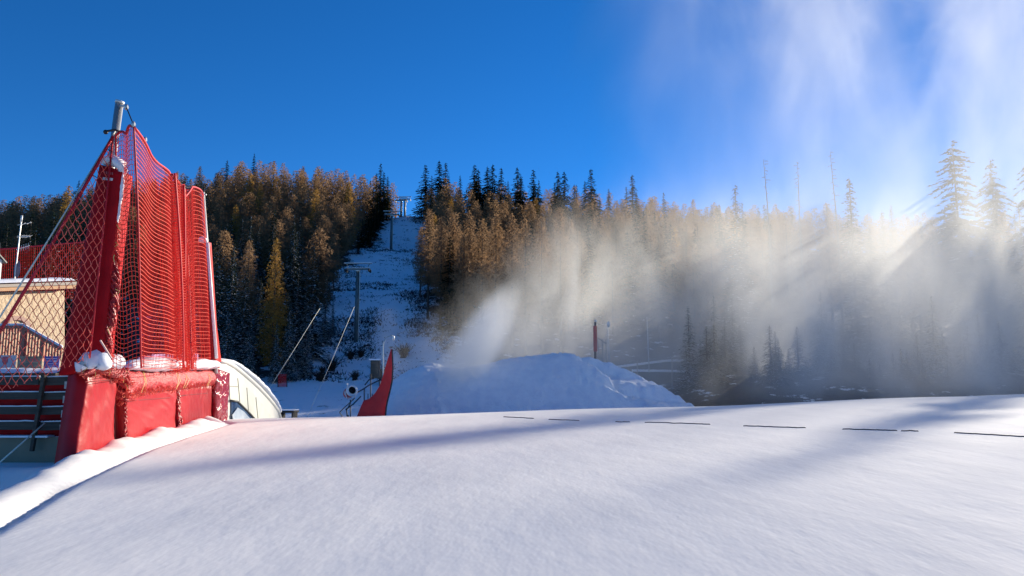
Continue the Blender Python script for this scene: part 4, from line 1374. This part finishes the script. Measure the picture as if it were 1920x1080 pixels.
# antenna
o = empty('tv_antenna', P(28, 524, YC + .5)); tag(o, 'television antenna mast with crossbars on the chalet roof', 'antenna'); l = o.location.copy()
a = P(41, 404, YC + .5); b = P(27, 526, YC + .5)
m = MB(); m.tube([b - l, a - l], .028, 7); m.build('pole', M_STEEL, o)
m = MB(); t = a.lerp(b, .02) - l; m.tube([a - l, a.lerp(b, .1) - l], .05, 8); m.build('cap', M_STEELP, o, smooth=True)
for (f0, ax, w, n) in ((.14, (1, .2, .25), .5, 2), (.32, (1, -.3, -.1), .7, 4), (.52, (1, -.5, .12), .95, 5)):
    p = a.lerp(b, f0) - l; ax = Vector(ax).normalized()
    m = MB(); m.tube([p - ax * .15, p + ax * w], .016, 5)
    side = ax.cross(Vector((0, 0, 1))).normalized()
    for k in range(n):
        q = p + ax * (w * (k + .5) / n); hh = Vector((0, 0, .16)) if f0 > .4 else side * .2 + Vector((0, 0, -.1))
        m.tube([q - hh, q + hh], .010, 4)
    m.build('aerial', M_STEELP, o)
m = MB(); p = a.lerp(b, .82) - l
vs = [p]; 
for k in range(14): vs.append(p + Vector((math.cos(k * 6.283 / 14) * .16, .1, math.sin(k * 6.283 / 14) * .45)))
m.add(vs + [v + Vector((0, .03, 0)) for v in vs], [(0, i + 1, (i + 1) % 14 + 1) for i in range(14)] + [(15, 15 + (i + 1) % 14 + 1, 15 + i + 1) for i in range(14)]); m.build('dish', surf('dish', (.16, .13, .17), rough=.6), o)

# red net stretched far behind the chalet
o = empty('snow_fence', P(60, 530, 62)); tag(o, 'dark red net stretched on the rise behind the chalet roof', 'net fence'); l = o.location.copy()
polys = []
for k in range(70):
    px = -90 + k * 3.9; t0 = np.interp(px, [-90, 20, 60, 180], [472, 466, 462, 452])
    polys.append([P(px, t0, 62), P(px + .5, 560, 62)])
for k in range(17):
    polys.append([P(px, np.interp(px, [-90, 20, 60, 180], [472, 466, 462, 452]) + k * 6, 62 + .0) for px in (-90, 20, 60, 180)])
cords('net_mesh', rel(polys, l), .016, M_CORD, o)
m = MB(); m.tube([P(px, np.interp(px, [-90, 20, 60, 180], [472, 466, 462, 452]), 62) - l for px in (-90, 20, 60, 180)], .07, 6); m.build('edge_rope', M_ROPE, o)
m = MB()
for px in (-85, 0, 85, 178): m.tube([P(px, 455, 62.1) - l, P(px, 690, 62.1) - l], .05, 6)
m.build('post', M_DARK, o)
# ================================================================== middle distance
# white rounded lift housing beyond the end of the pads
def Ph(px, py, off=0.0): return on_plane(px, py, -11.75 + off, 30.0, -.03)
prof = [(404, 676), (425, 679), (440, 688), (455, 700), (470, 713), (485, 727), (500, 743), (512, 757), (521, 770), (528, 792)]
base = [(528, 800), (404, 800)]
o = empty('lift_housing', Ph(440, 800)); tag(o, 'white rounded lift station housing beyond the end of the red pads', 'lift station'); l = o.location.copy()
def slab(pts, off, th, name, mat, parent, sm=False):
    n = len(pts); A = [Ph(x, y, off) - l for x, y in pts]; B = [p + Vector((-th, 0, 0)) for p in A]
    m = MB(); m.add(A + B, [tuple(range(n)), tuple(range(2 * n - 1, n - 1, -1))] + [(i, i + n, (i + 1) % n + n, (i + 1) % n) for i in range(n)])
    return m.build(name, mat, parent, smooth=sm)
M_WHITE = surf('white_shell', (.74, .73, .66), (.68, .67, .60), rough=.45, scale=1.5, coat=.2)
slab([(x, y + 1) for x, y in prof] + base, 0, 2.2, 'shell', M_WHITE, o)
# raised outer rim following the curve, snow on it
m = MB(); m.tube([Ph(x, y, -.02) - l for x, y in prof], .10, 8); m.build('rim', M_WHITE, o, smooth=True)
inner = [(430, 700), (446, 709), (470, 733), (492, 757), (508, 780), (512, 800), (494, 800), (470, 776), (446, 752), (432, 749)]
slab(inner, .035, .05, 'side_panel', surf('cream_panel', (.70, .70, .60), (.64, .64, .54), rough=.5, scale=2), o)
for (x0, y0, x1, y1) in ((446, 709, 450, 753), (463, 727, 466, 770), (480, 745, 484, 786), (430, 724, 448, 725)):
    m = MB(); m.tube([Ph(x0, y0, .05) - l, Ph(x1, y1, .05) - l], .012, 5); m.build('panel_joint', surf('joint', (.35, .34, .28), rough=.7), o)
slab([(434, 752), (446, 754), (470, 778), (488, 800), (434, 800)], .05, .05, 'window', surf('window_dark_blue', (.02, .04, .09), (.10, .16, .24), rough=.08, scale=1.2), o)
m = MB(); m.tube([Ph(432, 751, .06) - l, Ph(446, 753, .06) - l, Ph(470, 777, .06) - l, Ph(490, 799, .06) - l], .045, 6); m.build('window_frame', M_DARK, o, smooth=True)
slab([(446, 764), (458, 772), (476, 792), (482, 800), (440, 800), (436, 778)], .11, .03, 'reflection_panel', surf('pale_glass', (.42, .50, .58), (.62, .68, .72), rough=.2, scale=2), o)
snow_lump('roof_snow', [Ph(404, 674, -.5), Ph(430, 680, -.5), Ph(455, 698, -.5), Ph(485, 725, -.5), Ph(508, 750, -.5), Ph(524, 772, -.5)], .34, 'snow lying along the curved roof of the white lift housing', sq=(1.2, 1, .5), jit=.25)

# mound of pushed snow
def z_mound(x, y):
    x = np.asarray(x, float); y = np.asarray(y, float)
    px = x / 60 * F * .992 + 960
    cy_ = np.interp(px, [690, 725, 745, 770, 800, 815, 860, 960, 1000, 1040, 1092, 1130, 1165, 1200, 1225, 1250, 1290, 1330],
                    [800, 742, 712, 694, 684, 686, 692, 674, 668, 663, 664, 674, 691, 704, 724, 742, 772, 800])
    top = np.array(CAMZ + (708 - cy_) / F * 60)
    b = -3.0
    prof = np.where(y < 60, smooth(49.5, 60, y) ** .8, 1 - smooth(61, 72, y))
    ch = np.sin(x * 2.1 + y * .5) * np.sin(x * .9 - y * 1.7)
    z = b + (top - b) * prof
    # the right shoulder was pushed up in two gently sloping terraces; their tops catch the low sun
    zt = np.interp(y, [50, 51.5, 52.5, 56.0, 56.8, 60.0, 61.2, 64], [-3, -2.2, -.45, .20, 1.25, 2.0, 3.4, 3.4])
    xl = np.interp(y, [52, 60, 62], [10.2, 4.6, 3.5])
    wob = .35 * np.sin(y * 2.3) + .25 * np.sin(y * 5.1 + 1)
    outl = b + (top - b) * np.where(y < 60, 1, 1 - smooth(61, 72, y))
    wt = smooth(-.4, .5, x - xl + wob)
    zt = zt - .09 * np.maximum(x - xl, 0)
    z = z * (1 - wt) + np.minimum(zt, outl - .05) * wt
    # a shelf on the right shoulder that catches the low sun
    z += .06 * np.sin(x * 3.1 - y * 4) * wt
    rough_ = smooth(0, 1, prof) * (1 - .85 * smooth(.9, 1.0, prof))
    return z + .05 * ch * rough_ + .035 * np.sin(x * 7 + .6 * np.sin(y * 1.3)) * rough_
xs = np.arange(-13, 18, .14); ys = np.arange(48, 73, .2)
X, Y = np.meshgrid(xs, ys); Z = z_mound(X, Y)
for j in range(Z.shape[0]):
    for i in range(Z.shape[1]):
        p = Vector((X[j, i], Y[j, i], 0)); e = Z[j, i] + 3.0
        if e > .2:
            rim = math.exp(-((p.x - (5.0 + (60 - p.y) * .75)) / .8) ** 2) + math.exp(-((p.x + 6.3 - (60 - p.y) * .12) / .6) ** 2)
            Z[j, i] += (.16 * mn.noise(p * .6) + .10 * mn.noise(p * 1.9) + .05 * math.sin((p.x + .35 * p.y) * 7.0) * max(0, mn.noise(p * .35) + .2) + .26 * max(0, mn.noise(p * 3.4) - .1) * (.35 + 1.4 * rim) + .08 * abs(mn.noise(p * 6)) * (.3 + rim) + .05 * rim) * min(1, e * .5)
nx, ny = len(xs), len(ys)
i = (np.arange(nx - 1)[None, :] + np.arange(ny - 1)[:, None] * nx).ravel()
o = link('snow_mound', mesh_np('snow_mound', np.stack([X.ravel(), Y.ravel(), Z.ravel()], 1), np.stack([i, i + 1, i + nx + 1, i + nx], 1), [M_GROOM], smooth=True))
tag(o, 'large flat-topped mound of pushed machine snow in the middle', 'snow mound')

# red mat wrapped round the left flank of the mound
M_MAT = foliage('red_mat', (.92, .13, .12), (.92, .13, .12), (.88, .10, .10), .5, 3)
edgeL = [(668, 784), (676, 765), (682, 751), (692, 748), (703, 737), (712, 722), (719, 702), (726, 678), (733, 654)]
edgeR = [(722, 784), (723, 771), (724, 762), (726, 752), (729, 740), (732, 728), (735, 712), (736, 690), (735, 655)]
o = empty('padded_net', P(700, 785, 50)); tag(o, 'bright red curved mat rising to a point beside the snow mound', 'mat'); l = o.location.copy()
vs = []; K = 8
for s_ in (0, 1):
    for (a, b) in zip(edgeL, edgeR):
        for k in range(K + 1):
            t = k / K
            p = P(a[0] + (b[0] - a[0]) * t, a[1] + (b[1] - a[1]) * t, 51.0 - 2.6 * t)
            vs.append(p - l + Vector((0, .07 * s_, 0)) + Vector((0, .12 * math.sin(t * 9 + a[1] * .08), 0)))
n = len(edgeL); w = K + 1; fs = []; off = n * w
for j in range(n - 1):
    for k in range(K):
        a = j * w + k
        fs += [(a, a + 1, a + w + 1, a + w), (off + a, off + a + w, off + a + w + 1, off + a + 1)]
    a = j * w; fs.append((a, a + w, off + a + w, off + a)); a = j * w + K; fs.append((a + w, a, off + a, off + a + w))
for k in range(K):
    fs.append((k + 1, k, off + k, off + k + 1)); a = (n - 1) * w + k; fs.append((a, a + 1, off + a + 1, off + a))
m = MB(); m.add(vs, fs); m.build('mat', M_MAT, o, smooth=True)
m = MB(); m.tube([P(x + .5, y, 48.3) - l for x, y in edgeR], .05, 6); m.build('dark_edge', M_DARK, o)
for px in (690, 698): 
    m = MB(); m.tube([P(px, 738, 51.4) - l, P(px, 788, 51.4) - l], .03, 6); m.build('stake', M_DARK, o)

# snow gun
o = empty('snow_gun', P(655, 790, 60)); tag(o, 'red and white fan snow gun on a raised tilting stand', 'snow gun'); l = o.location.copy()
c = P(657.5, 734, 59.6) - l
ax = Vector((.50, -.70, .28)).normalized()
side = ax.cross(Vector((0, 0, 1))).normalized(); up = side.cross(ax)
def ring(cen, r, n=20): return [cen + side * math.cos(6.283 * k / n) * r + up * math.sin(6.283 * k / n) * r for k in range(n)]
def lathe(prof_, mat, name, n=20):
    m = MB(); vs = []
    for (t, r) in prof_: vs += ring(c + ax * t, r, n)
    k_ = len(prof_)
    m.add(vs, [(i * n + q, i * n + (q + 1) % n, (i + 1) * n + (q + 1) % n, (i + 1) * n + q) for i in range(k_ - 1) for q in range(n)])
    return m.build(name, mat, o, smooth=True)
M_GUNW = surf('gun_white', (.72, .72, .72), rough=.4); M_GUNR = surf('gun_red', (.52, .03, .03), rough=.4)
lathe([(.34, .30), (.36, .42), (.30, .47), (.12, .47), (.10, .41)], M_GUNW, 'nozzle_ring')
lathe([(.34, .30), (-.1, .28), (-.2, .0)], M_DARK, 'barrel_inside')
lathe([(.10, .42), (-.1, .43), (-.55, .42), (-.72, .36), (-.74, .0)], M_GUNR, 'fan_housing')
lathe([(-.22, .445), (-.30, .445)], M_GUNW, 'band')
m = MB(); m.ball(c + ax * .05, .14, 10, 8); m.tube([c + ax * .2, c - ax * .2], .08, 8); m.build('hub', M_DARK, o, smooth=True)
m = MB(); m.tube([c - ax * .5 + up * .4, c - ax * .55 + up * .75], .03, 6); m.box(c - ax * .55 + up * .8, (.14, .14, .12)); m.build('beacon', M_STEELP, o)
m = MB(); y0 = c + Vector((0, 0, -.62))
m.bar(c + side * .48, y0 + side * .3, .06, .10); m.bar(c - side * .48, y0 - side * .3, .06, .10); m.bar(y0 + side * .32, y0 - side * .32, .1, .1)
m.build('yoke', M_GUNW, o)
m = MB(); f0 = Vector((c.x - .15, c.y, -.2))
m.tube([y0, y0 + Vector((.0, 0, -.35)), Vector((c.x - .3, c.y, .9)), f0 + Vector((0, 0, .2))], .05, 8)
m.bar(y0 + Vector((.35, 0, .1)), Vector((c.x - .85, c.y, .75)), .07, .07); m.bar(Vector((c.x - .85, c.y, .75)), Vector((c.x - .1, c.y - .2, -.3)), .06, .06)
m.build('lift_arm', M_DARK, o)
for dx, dy in ((-.55, -.3), (.55, -.2), (0, .6)):
    m = MB(); m.bar(Vector((c.x - .15, c.y, .5)), Vector((c.x + dx, c.y + dy, -.5)), .06, .06); m.build('leg', M_DARK, o)

# stair rails behind the gun
o = empty('stair_rail', P(700, 790, 60.5)); tag(o, 'dark tubular stair handrails climbing behind the snow gun', 'handrail'); l = o.location.copy()
m = MB()
for pts in ([(666, 738), (682, 729), (692, 722), (720, 709), (735, 704)], [(648, 768), (662, 758), (677, 743)], [(684, 722), (692, 712), (702, 709)]):
    m.tube([P(x, y, 60.5) - l for x, y in pts], .05, 8)
m.build('rail', M_DARK, o, smooth=True)
for (px, t) in ((683, 727), (695, 702), (657, 762), (712, 713)):
    m = MB(); m.tube([P(px, t, 60.5) - l, P(px, 792, 60.5) - l], .045, 8); m.build('post', M_DARK, o, smooth=True)

# lamp post
o = empty('street_lamp', P(718.5, 760, 62)); tag(o, 'slim lamp post with a curved arm above the red mat', 'street lamp'); l = o.location.copy()
m = MB(); m.tube([P(x, y, 62) - l for x, y in ((719, 770), (718.5, 700), (718, 655), (719, 645), (722, 637), (728, 631), (735, 629))], .065, 8, r2=.04); m.build('pole', M_STEEL, o, smooth=True)
m = MB(); q = P(737, 634, 62) - l; m.ball(q, .14, 10, 6, (1, 1, 1.9)); m.build('lamp_head', M_STEELP, o, smooth=True)

# guy cables
for (x0, y0, x1, y1, Y, lab) in ((600, 578, 494, 745, 58, 'thin pale guy cable slanting across the dark spruces, the left one of two'), (664.5, 575, 577, 780, 56, 'thin pale guy cable slanting past the first lift tower, the right one of two')):
    a = P(x0, y0, Y); b = P(x1, y1, Y - 12); e = b + (b - a) * .12
    m = MB(); m.tube([a - b, (a + b) / 2 - b + Vector((0, 0, -.05)), e - b], .014, 6)
    o = m.build('guy_cable', M_PALEC, None, loc=b, smooth=True); tag(o, lab, 'cable', 'pale guy cables')

# low platform and snow-topped cabinet
o = empty('low_platform', P(540, 782, 48)); tag(o, 'low dark wooden platform half sunk behind the snow crest', 'platform'); l = o.location.copy()
m = MB(); m.box(P(540, 772, 48) - l, (1.1, 1.2, .1)); m.build('top', M_WOODD, o, bevel=.01)
for px in (529, 552):
    m = MB(); m.box(P(px, 786, 48) - l, (.1, 1.0, 1.0)); m.build('leg', M_WOODD, o)
m = MB(); m.box(P(540, 770, 48) - l + Vector((0, 0, .045)), (1.1, 1.2, .05)); m.build('snow', M_SNOWC, o, bevel=.02)
o = empty('utility_cabinet', P(705, 705, 88)); tag(o, 'small dark cabinet topped with snow below the cleared slope', 'cabinet'); l = o.location.copy()
m = MB(); m.box(P(704, 692, 88) - l, (1.0, 1.0, 2.2)); m.build('body', M_WOODD, o, bevel=.02)
m = MB(); m.box(P(704, 674, 88) - l, (1.35, 1.3, .18), Vector((0, 1, 0)).rotation_difference(Vector((0, 1, .05))).to_matrix()); m.build('snow', M_SNOWC, o, bevel=.05)

# ---- chairlift towers up the cleared slope
M_TOWER = surf('tower_steel', (.085, .12, .13), (.12, .16, .17), rough=.5, metal=.4)
def lift_tower(px, pyt, pyb, Y, wpx, label):
    b = P(px, pyb, Y); z0 = zf(b.x, Y); t = P(px, pyt, Y)
    o = empty('lift_tower', (b.x, Y, z0 - .3)); l = o.location.copy(); tag(o, label, 'lift tower', 'lift towers up the cleared slope')
    w = wpx / F * Y; k = w / 5.2
    ht = t.z - l.z
    m = MB(); m.tube([(0, 0, 0), (0, 0, ht - 1.5 * k)], .42 * k, 14, r2=.32 * k); m.build('column', M_TOWER, o, smooth=True)
    m = MB(); m.tube([(0, 0, ht - 1.5 * k), (0, 0, ht - 1.3 * k)], .45 * k, 14); m.build('head_plate', M_STEELP, o)
    m = MB(); m.box((0, 0, ht - 1.05 * k), (w * .84, .35 * k, .30 * k)); m.build('crossarm', M_TOWER, o, bevel=.03)
    m = MB(); m.box((0, 0, ht - .85 * k), (w * .84, .38 * k, .10 * k)); m.build('arm_snow', M_TSNOW, o, bevel=.03)
    m = MB(); m.box((0, 0, ht - .02), (w, .25 * k, .12 * k)); m.build('top_beam', M_TOWER, o)
    m = MB(); m.box((0, 0, ht + .09 * k), (w * .99, .28 * k, .12 * k)); m.build('beam_snow', M_TSNOW, o, bevel=.03)
    for s in (-1, 1):
        m = MB(); m.bar((s * w * .41, 0, ht), (s * w * .35, 0, ht - 1.0 * k), .09 * k, .12 * k); m.build('strut', M_TOWER, o)
        m = MB(); cx = s * w * .42; m.bar((cx - .25 * k, 0, ht - 1.25 * k), (cx + .25 * k, 0, ht - 1.25 * k), .9 * k, .08 * k)
        for q in range(4): m.tube([(cx - .1, -.9 * k + q * .6 * k, ht - 1.38 * k), (cx + .1, -.9 * k + q * .6 * k, ht - 1.38 * k)], .26 * k, 12)
        m.build('sheave_train', M_DARK, o)
    m = MB()
    for q in range(int(ht / .4) - 3): m.bar((.40 * k, -.2, .6 + q * .4), (.40 * k, .2, .6 + q * .4), .03, .03)
    m.bar((.42 * k, -.2, 0), (.42 * k, -.2, ht - 1.6 * k), .04, .04); m.bar((.42 * k, .2, 0), (.42 * k, .2, ht - 1.6 * k), .04, .04)
    m.build('ladder', M_STEEL, o)
lift_tower(667.5, 494, 640, 118, 53, 'nearest and largest lift tower, bottom of the line')
lift_tower(733.5, 396, 459, 200, 33, 'second lift tower, midway up the cleared slope')
lift_tower(752, 371, 402, 250, 26, 'third lift tower, dark against the sky at the top of the slope')
lift_tower(759, 369, 402, 258, 24, 'farthest lift tower, right behind the third at the crest')

# ---- right of the mound, in the mist
def zr(p): return zf(p.x, p.y)
o = empty('marker_post', P(1116, 670, 73)); tag(o, 'tall red padded post behind the mound in the mist', 'post'); l = o.location.copy()
m = MB(); m.tube([P(1116, 690, 73) - l, P(1116.5, 604, 73) - l], .12, 8); m.build('pole', M_DARK, o, smooth=True)
m = MB(); m.box(P(1116, 635, 73) - l, (.36, .36, 2.6)); m.build('pad', M_VINYL, o, bevel=.08)
m = MB(); m.ball(P(1117, 602, 73) - l, .16, 8, 6); m.build('lamp', M_STEELP, o, smooth=True)
o = empty('street_lamp', P(1138, 680, 75)); tag(o, 'slim pale lamp post just right of the red padded post', 'street lamp'); l = o.location.copy()
m = MB(); m.tube([P(1143, 690, 75) - l, P(1139, 608, 75) - l], .07, 8, r2=.05); m.build('pole', M_STEELP, o, smooth=True)
m = MB(); m.ball(P(1141, 608, 75) - l, .2, 8, 6, (1, 1, 1.6)); m.build('lamp_head', M_STEELP, o, smooth=True)
m = MB(); m.tube([P(1213, 594, 77) - P(1217, 690, 77), Vector((0, 0, -.5))], .055, 8); o = m.build('signal_pole', M_STEELP, None, loc=P(1217, 690, 77), smooth=True); tag(o, 'thin pale pole leaning slightly, farther right in the mist', 'pole')
o = empty('gate_frame', P(1125, 672, 73)); tag(o, 'pale timber frame leaning between the red post and the lamp post', 'frame'); l = o.location.copy()
m = MB(); m.bar(P(1120, 633, 74) - l, P(1137, 645, 74) - l, .12, .12); m.build('top_bar', M_GREYW, o)
for px in (1121, 1129, 1136):
    m = MB(); m.bar(P(px, 636, 74) - l, P(px + 1, 680, 74) - l, .09, .09); m.build('post', M_GREYW, o)
# two stepped retaining banks
for (pts, Y, lab) in ((((1150, 690), (1250, 678), (1330, 676), (1330, 692), (1180, 694)), 86, 'upper snow-edged timber retaining bank right of the mound'), (((1185, 696), (1300, 698), (1400, 700), (1400, 716), (1240, 716)), 83, 'lower snow-edged timber retaining bank right of the mound')):
    n = len(pts); A = [P(x, y, Y) for x, y in pts]; o = empty('retaining_bank', A[0]); tag(o, lab, 'retaining wall'); l = o.location.copy()
    A = [p - l for p in A]; A[-1].z -= 2; A[-2].z -= 2
    B = [p + Vector((0, 1.5, 0)) for p in A]
    m = MB(); m.add(A + B, [tuple(range(n - 1, -1, -1)), tuple(range(n, 2 * n))] + [(i, (i + 1) % n, (i + 1) % n + n, i + n) for i in range(n)]); m.build('boards', M_WOODD, o)
    m = MB(); m.tube([A[0] + Vector((0, .1, .06)), A[1] + Vector((0, .1, .08)), A[2] + Vector((0, .1, .06))], .16, 8); m.build('snow', M_SNOWC, o, smooth=True)
# low fences and stakes at the wood's edge
o = empty('net_fence', P(1340, 745, 80)); tag(o, 'faint low red net fence at the edge of the misty wood', 'net fence'); l = o.location.copy()
polys = []
for k in range(60): px = 1292 + k * 2.0; polys.append([P(px, 706 + .03 * (px - 1292), 80), P(px, 765, 80)])
for k in range(10): polys.append([P(1292, 706 + k * 6, 80), P(1350, 710 + k * 6, 80), P(1412, 709 + k * 6, 80)])
cords('net_mesh', rel(polys, l), .012, M_CORD, o)
for px in (1296, 1352, 1408):
    m = MB(); m.tube([P(px, 702, 80.1) - l, P(px, 775, 80.1) - l], .05, 6); m.build('post', M_GREYW, o)
for i, (px, t) in enumerate(((1195, 676), (1447, 722), (1260, 668), (1564, 728))):
    a = P(px, 790, 78); m = MB(); m.tube([(0, 0, 0), P(px, t, 78) - a], .05, 6); m.ball(P(px, t, 78) - a, .09, 8, 6)
    o = m.build('slope_stake', M_GREYW, None, loc=a, smooth=True)
    tag(o, ('pale stake in front of the retaining banks', 'pale stake standing right of the red net fence', 'pale stake at the left foot of the upper retaining bank', 'pale stake low at the edge of the misty wood')[i], 'stake')
o = empty('net_fence', P(530, 735, 92)); tag(o, 'small dark red net at the foot of the shaded spruces', 'net fence'); l = o.location.copy()
polys = [[P(px, 702, 92), P(px, 742, 92)] for px in np.arange(522, 538, 1.6)] + [[P(521, y, 92), P(538, y, 92)] for y in np.arange(702, 742, 3)]
cords('net_mesh', rel(polys, l), .03, M_CORD, o)
m = MB(); m.tube([P(521, 699, 92) - l, P(521, 750, 92) - l], .05, 6); m.tube([P(538, 699, 92) - l, P(538, 750, 92) - l], .05, 6); m.build('post', M_DARK, o)

# ---- dark cord lying half buried across the snowfield
def cast_near(px, py):
    for Y in np.arange(6, 60, .05):
        p = P(px, py, Y)
        if p.z <= float(z_near(p.x, p.y)): return p
    return P(px, py, 32)
pts = []
line = [(945, 782), (1000, 785), (1030, 787), (1090, 789), (1150, 791), (1240, 793), (1330, 796), (1395, 799), (1510, 803), (1580, 805), (1720, 809), (1790, 812), (1925, 820)]
ups = [(945, 1003), (1030, 1088), (1155, 1182), (1210, 1333), (1395, 1512), (1580, 1682), (1690, 1722), (1790, 1930)]
for px in np.arange(940, 1930, 5.0):
    py = np.interp(px, [a for a, b in line], [b for a, b in line]) + .6 * mn.noise(Vector((px * .07, 0, 0)))
    p = cast_near(px, py)
    vis = any(a <= px <= b for a, b in ups)
    p.z = float(z_near(p.x, p.y)) + (.012 if vis else -.06) + .006 * mn.noise(Vector((px * .2, 5, 0)))
    pts.append(p)
m = MB(); a = pts[0].copy(); m.tube([p - a + Vector((0, .05 * mn.noise(p * 1.3), 0)) for p in pts], .013, 6)
o = m.build('buried_cord', surf('cord_dark', (.10, .07, .06), rough=.8), None, loc=a); tag(o, 'dark cord lying half buried across the smooth snowfield', 'cord')
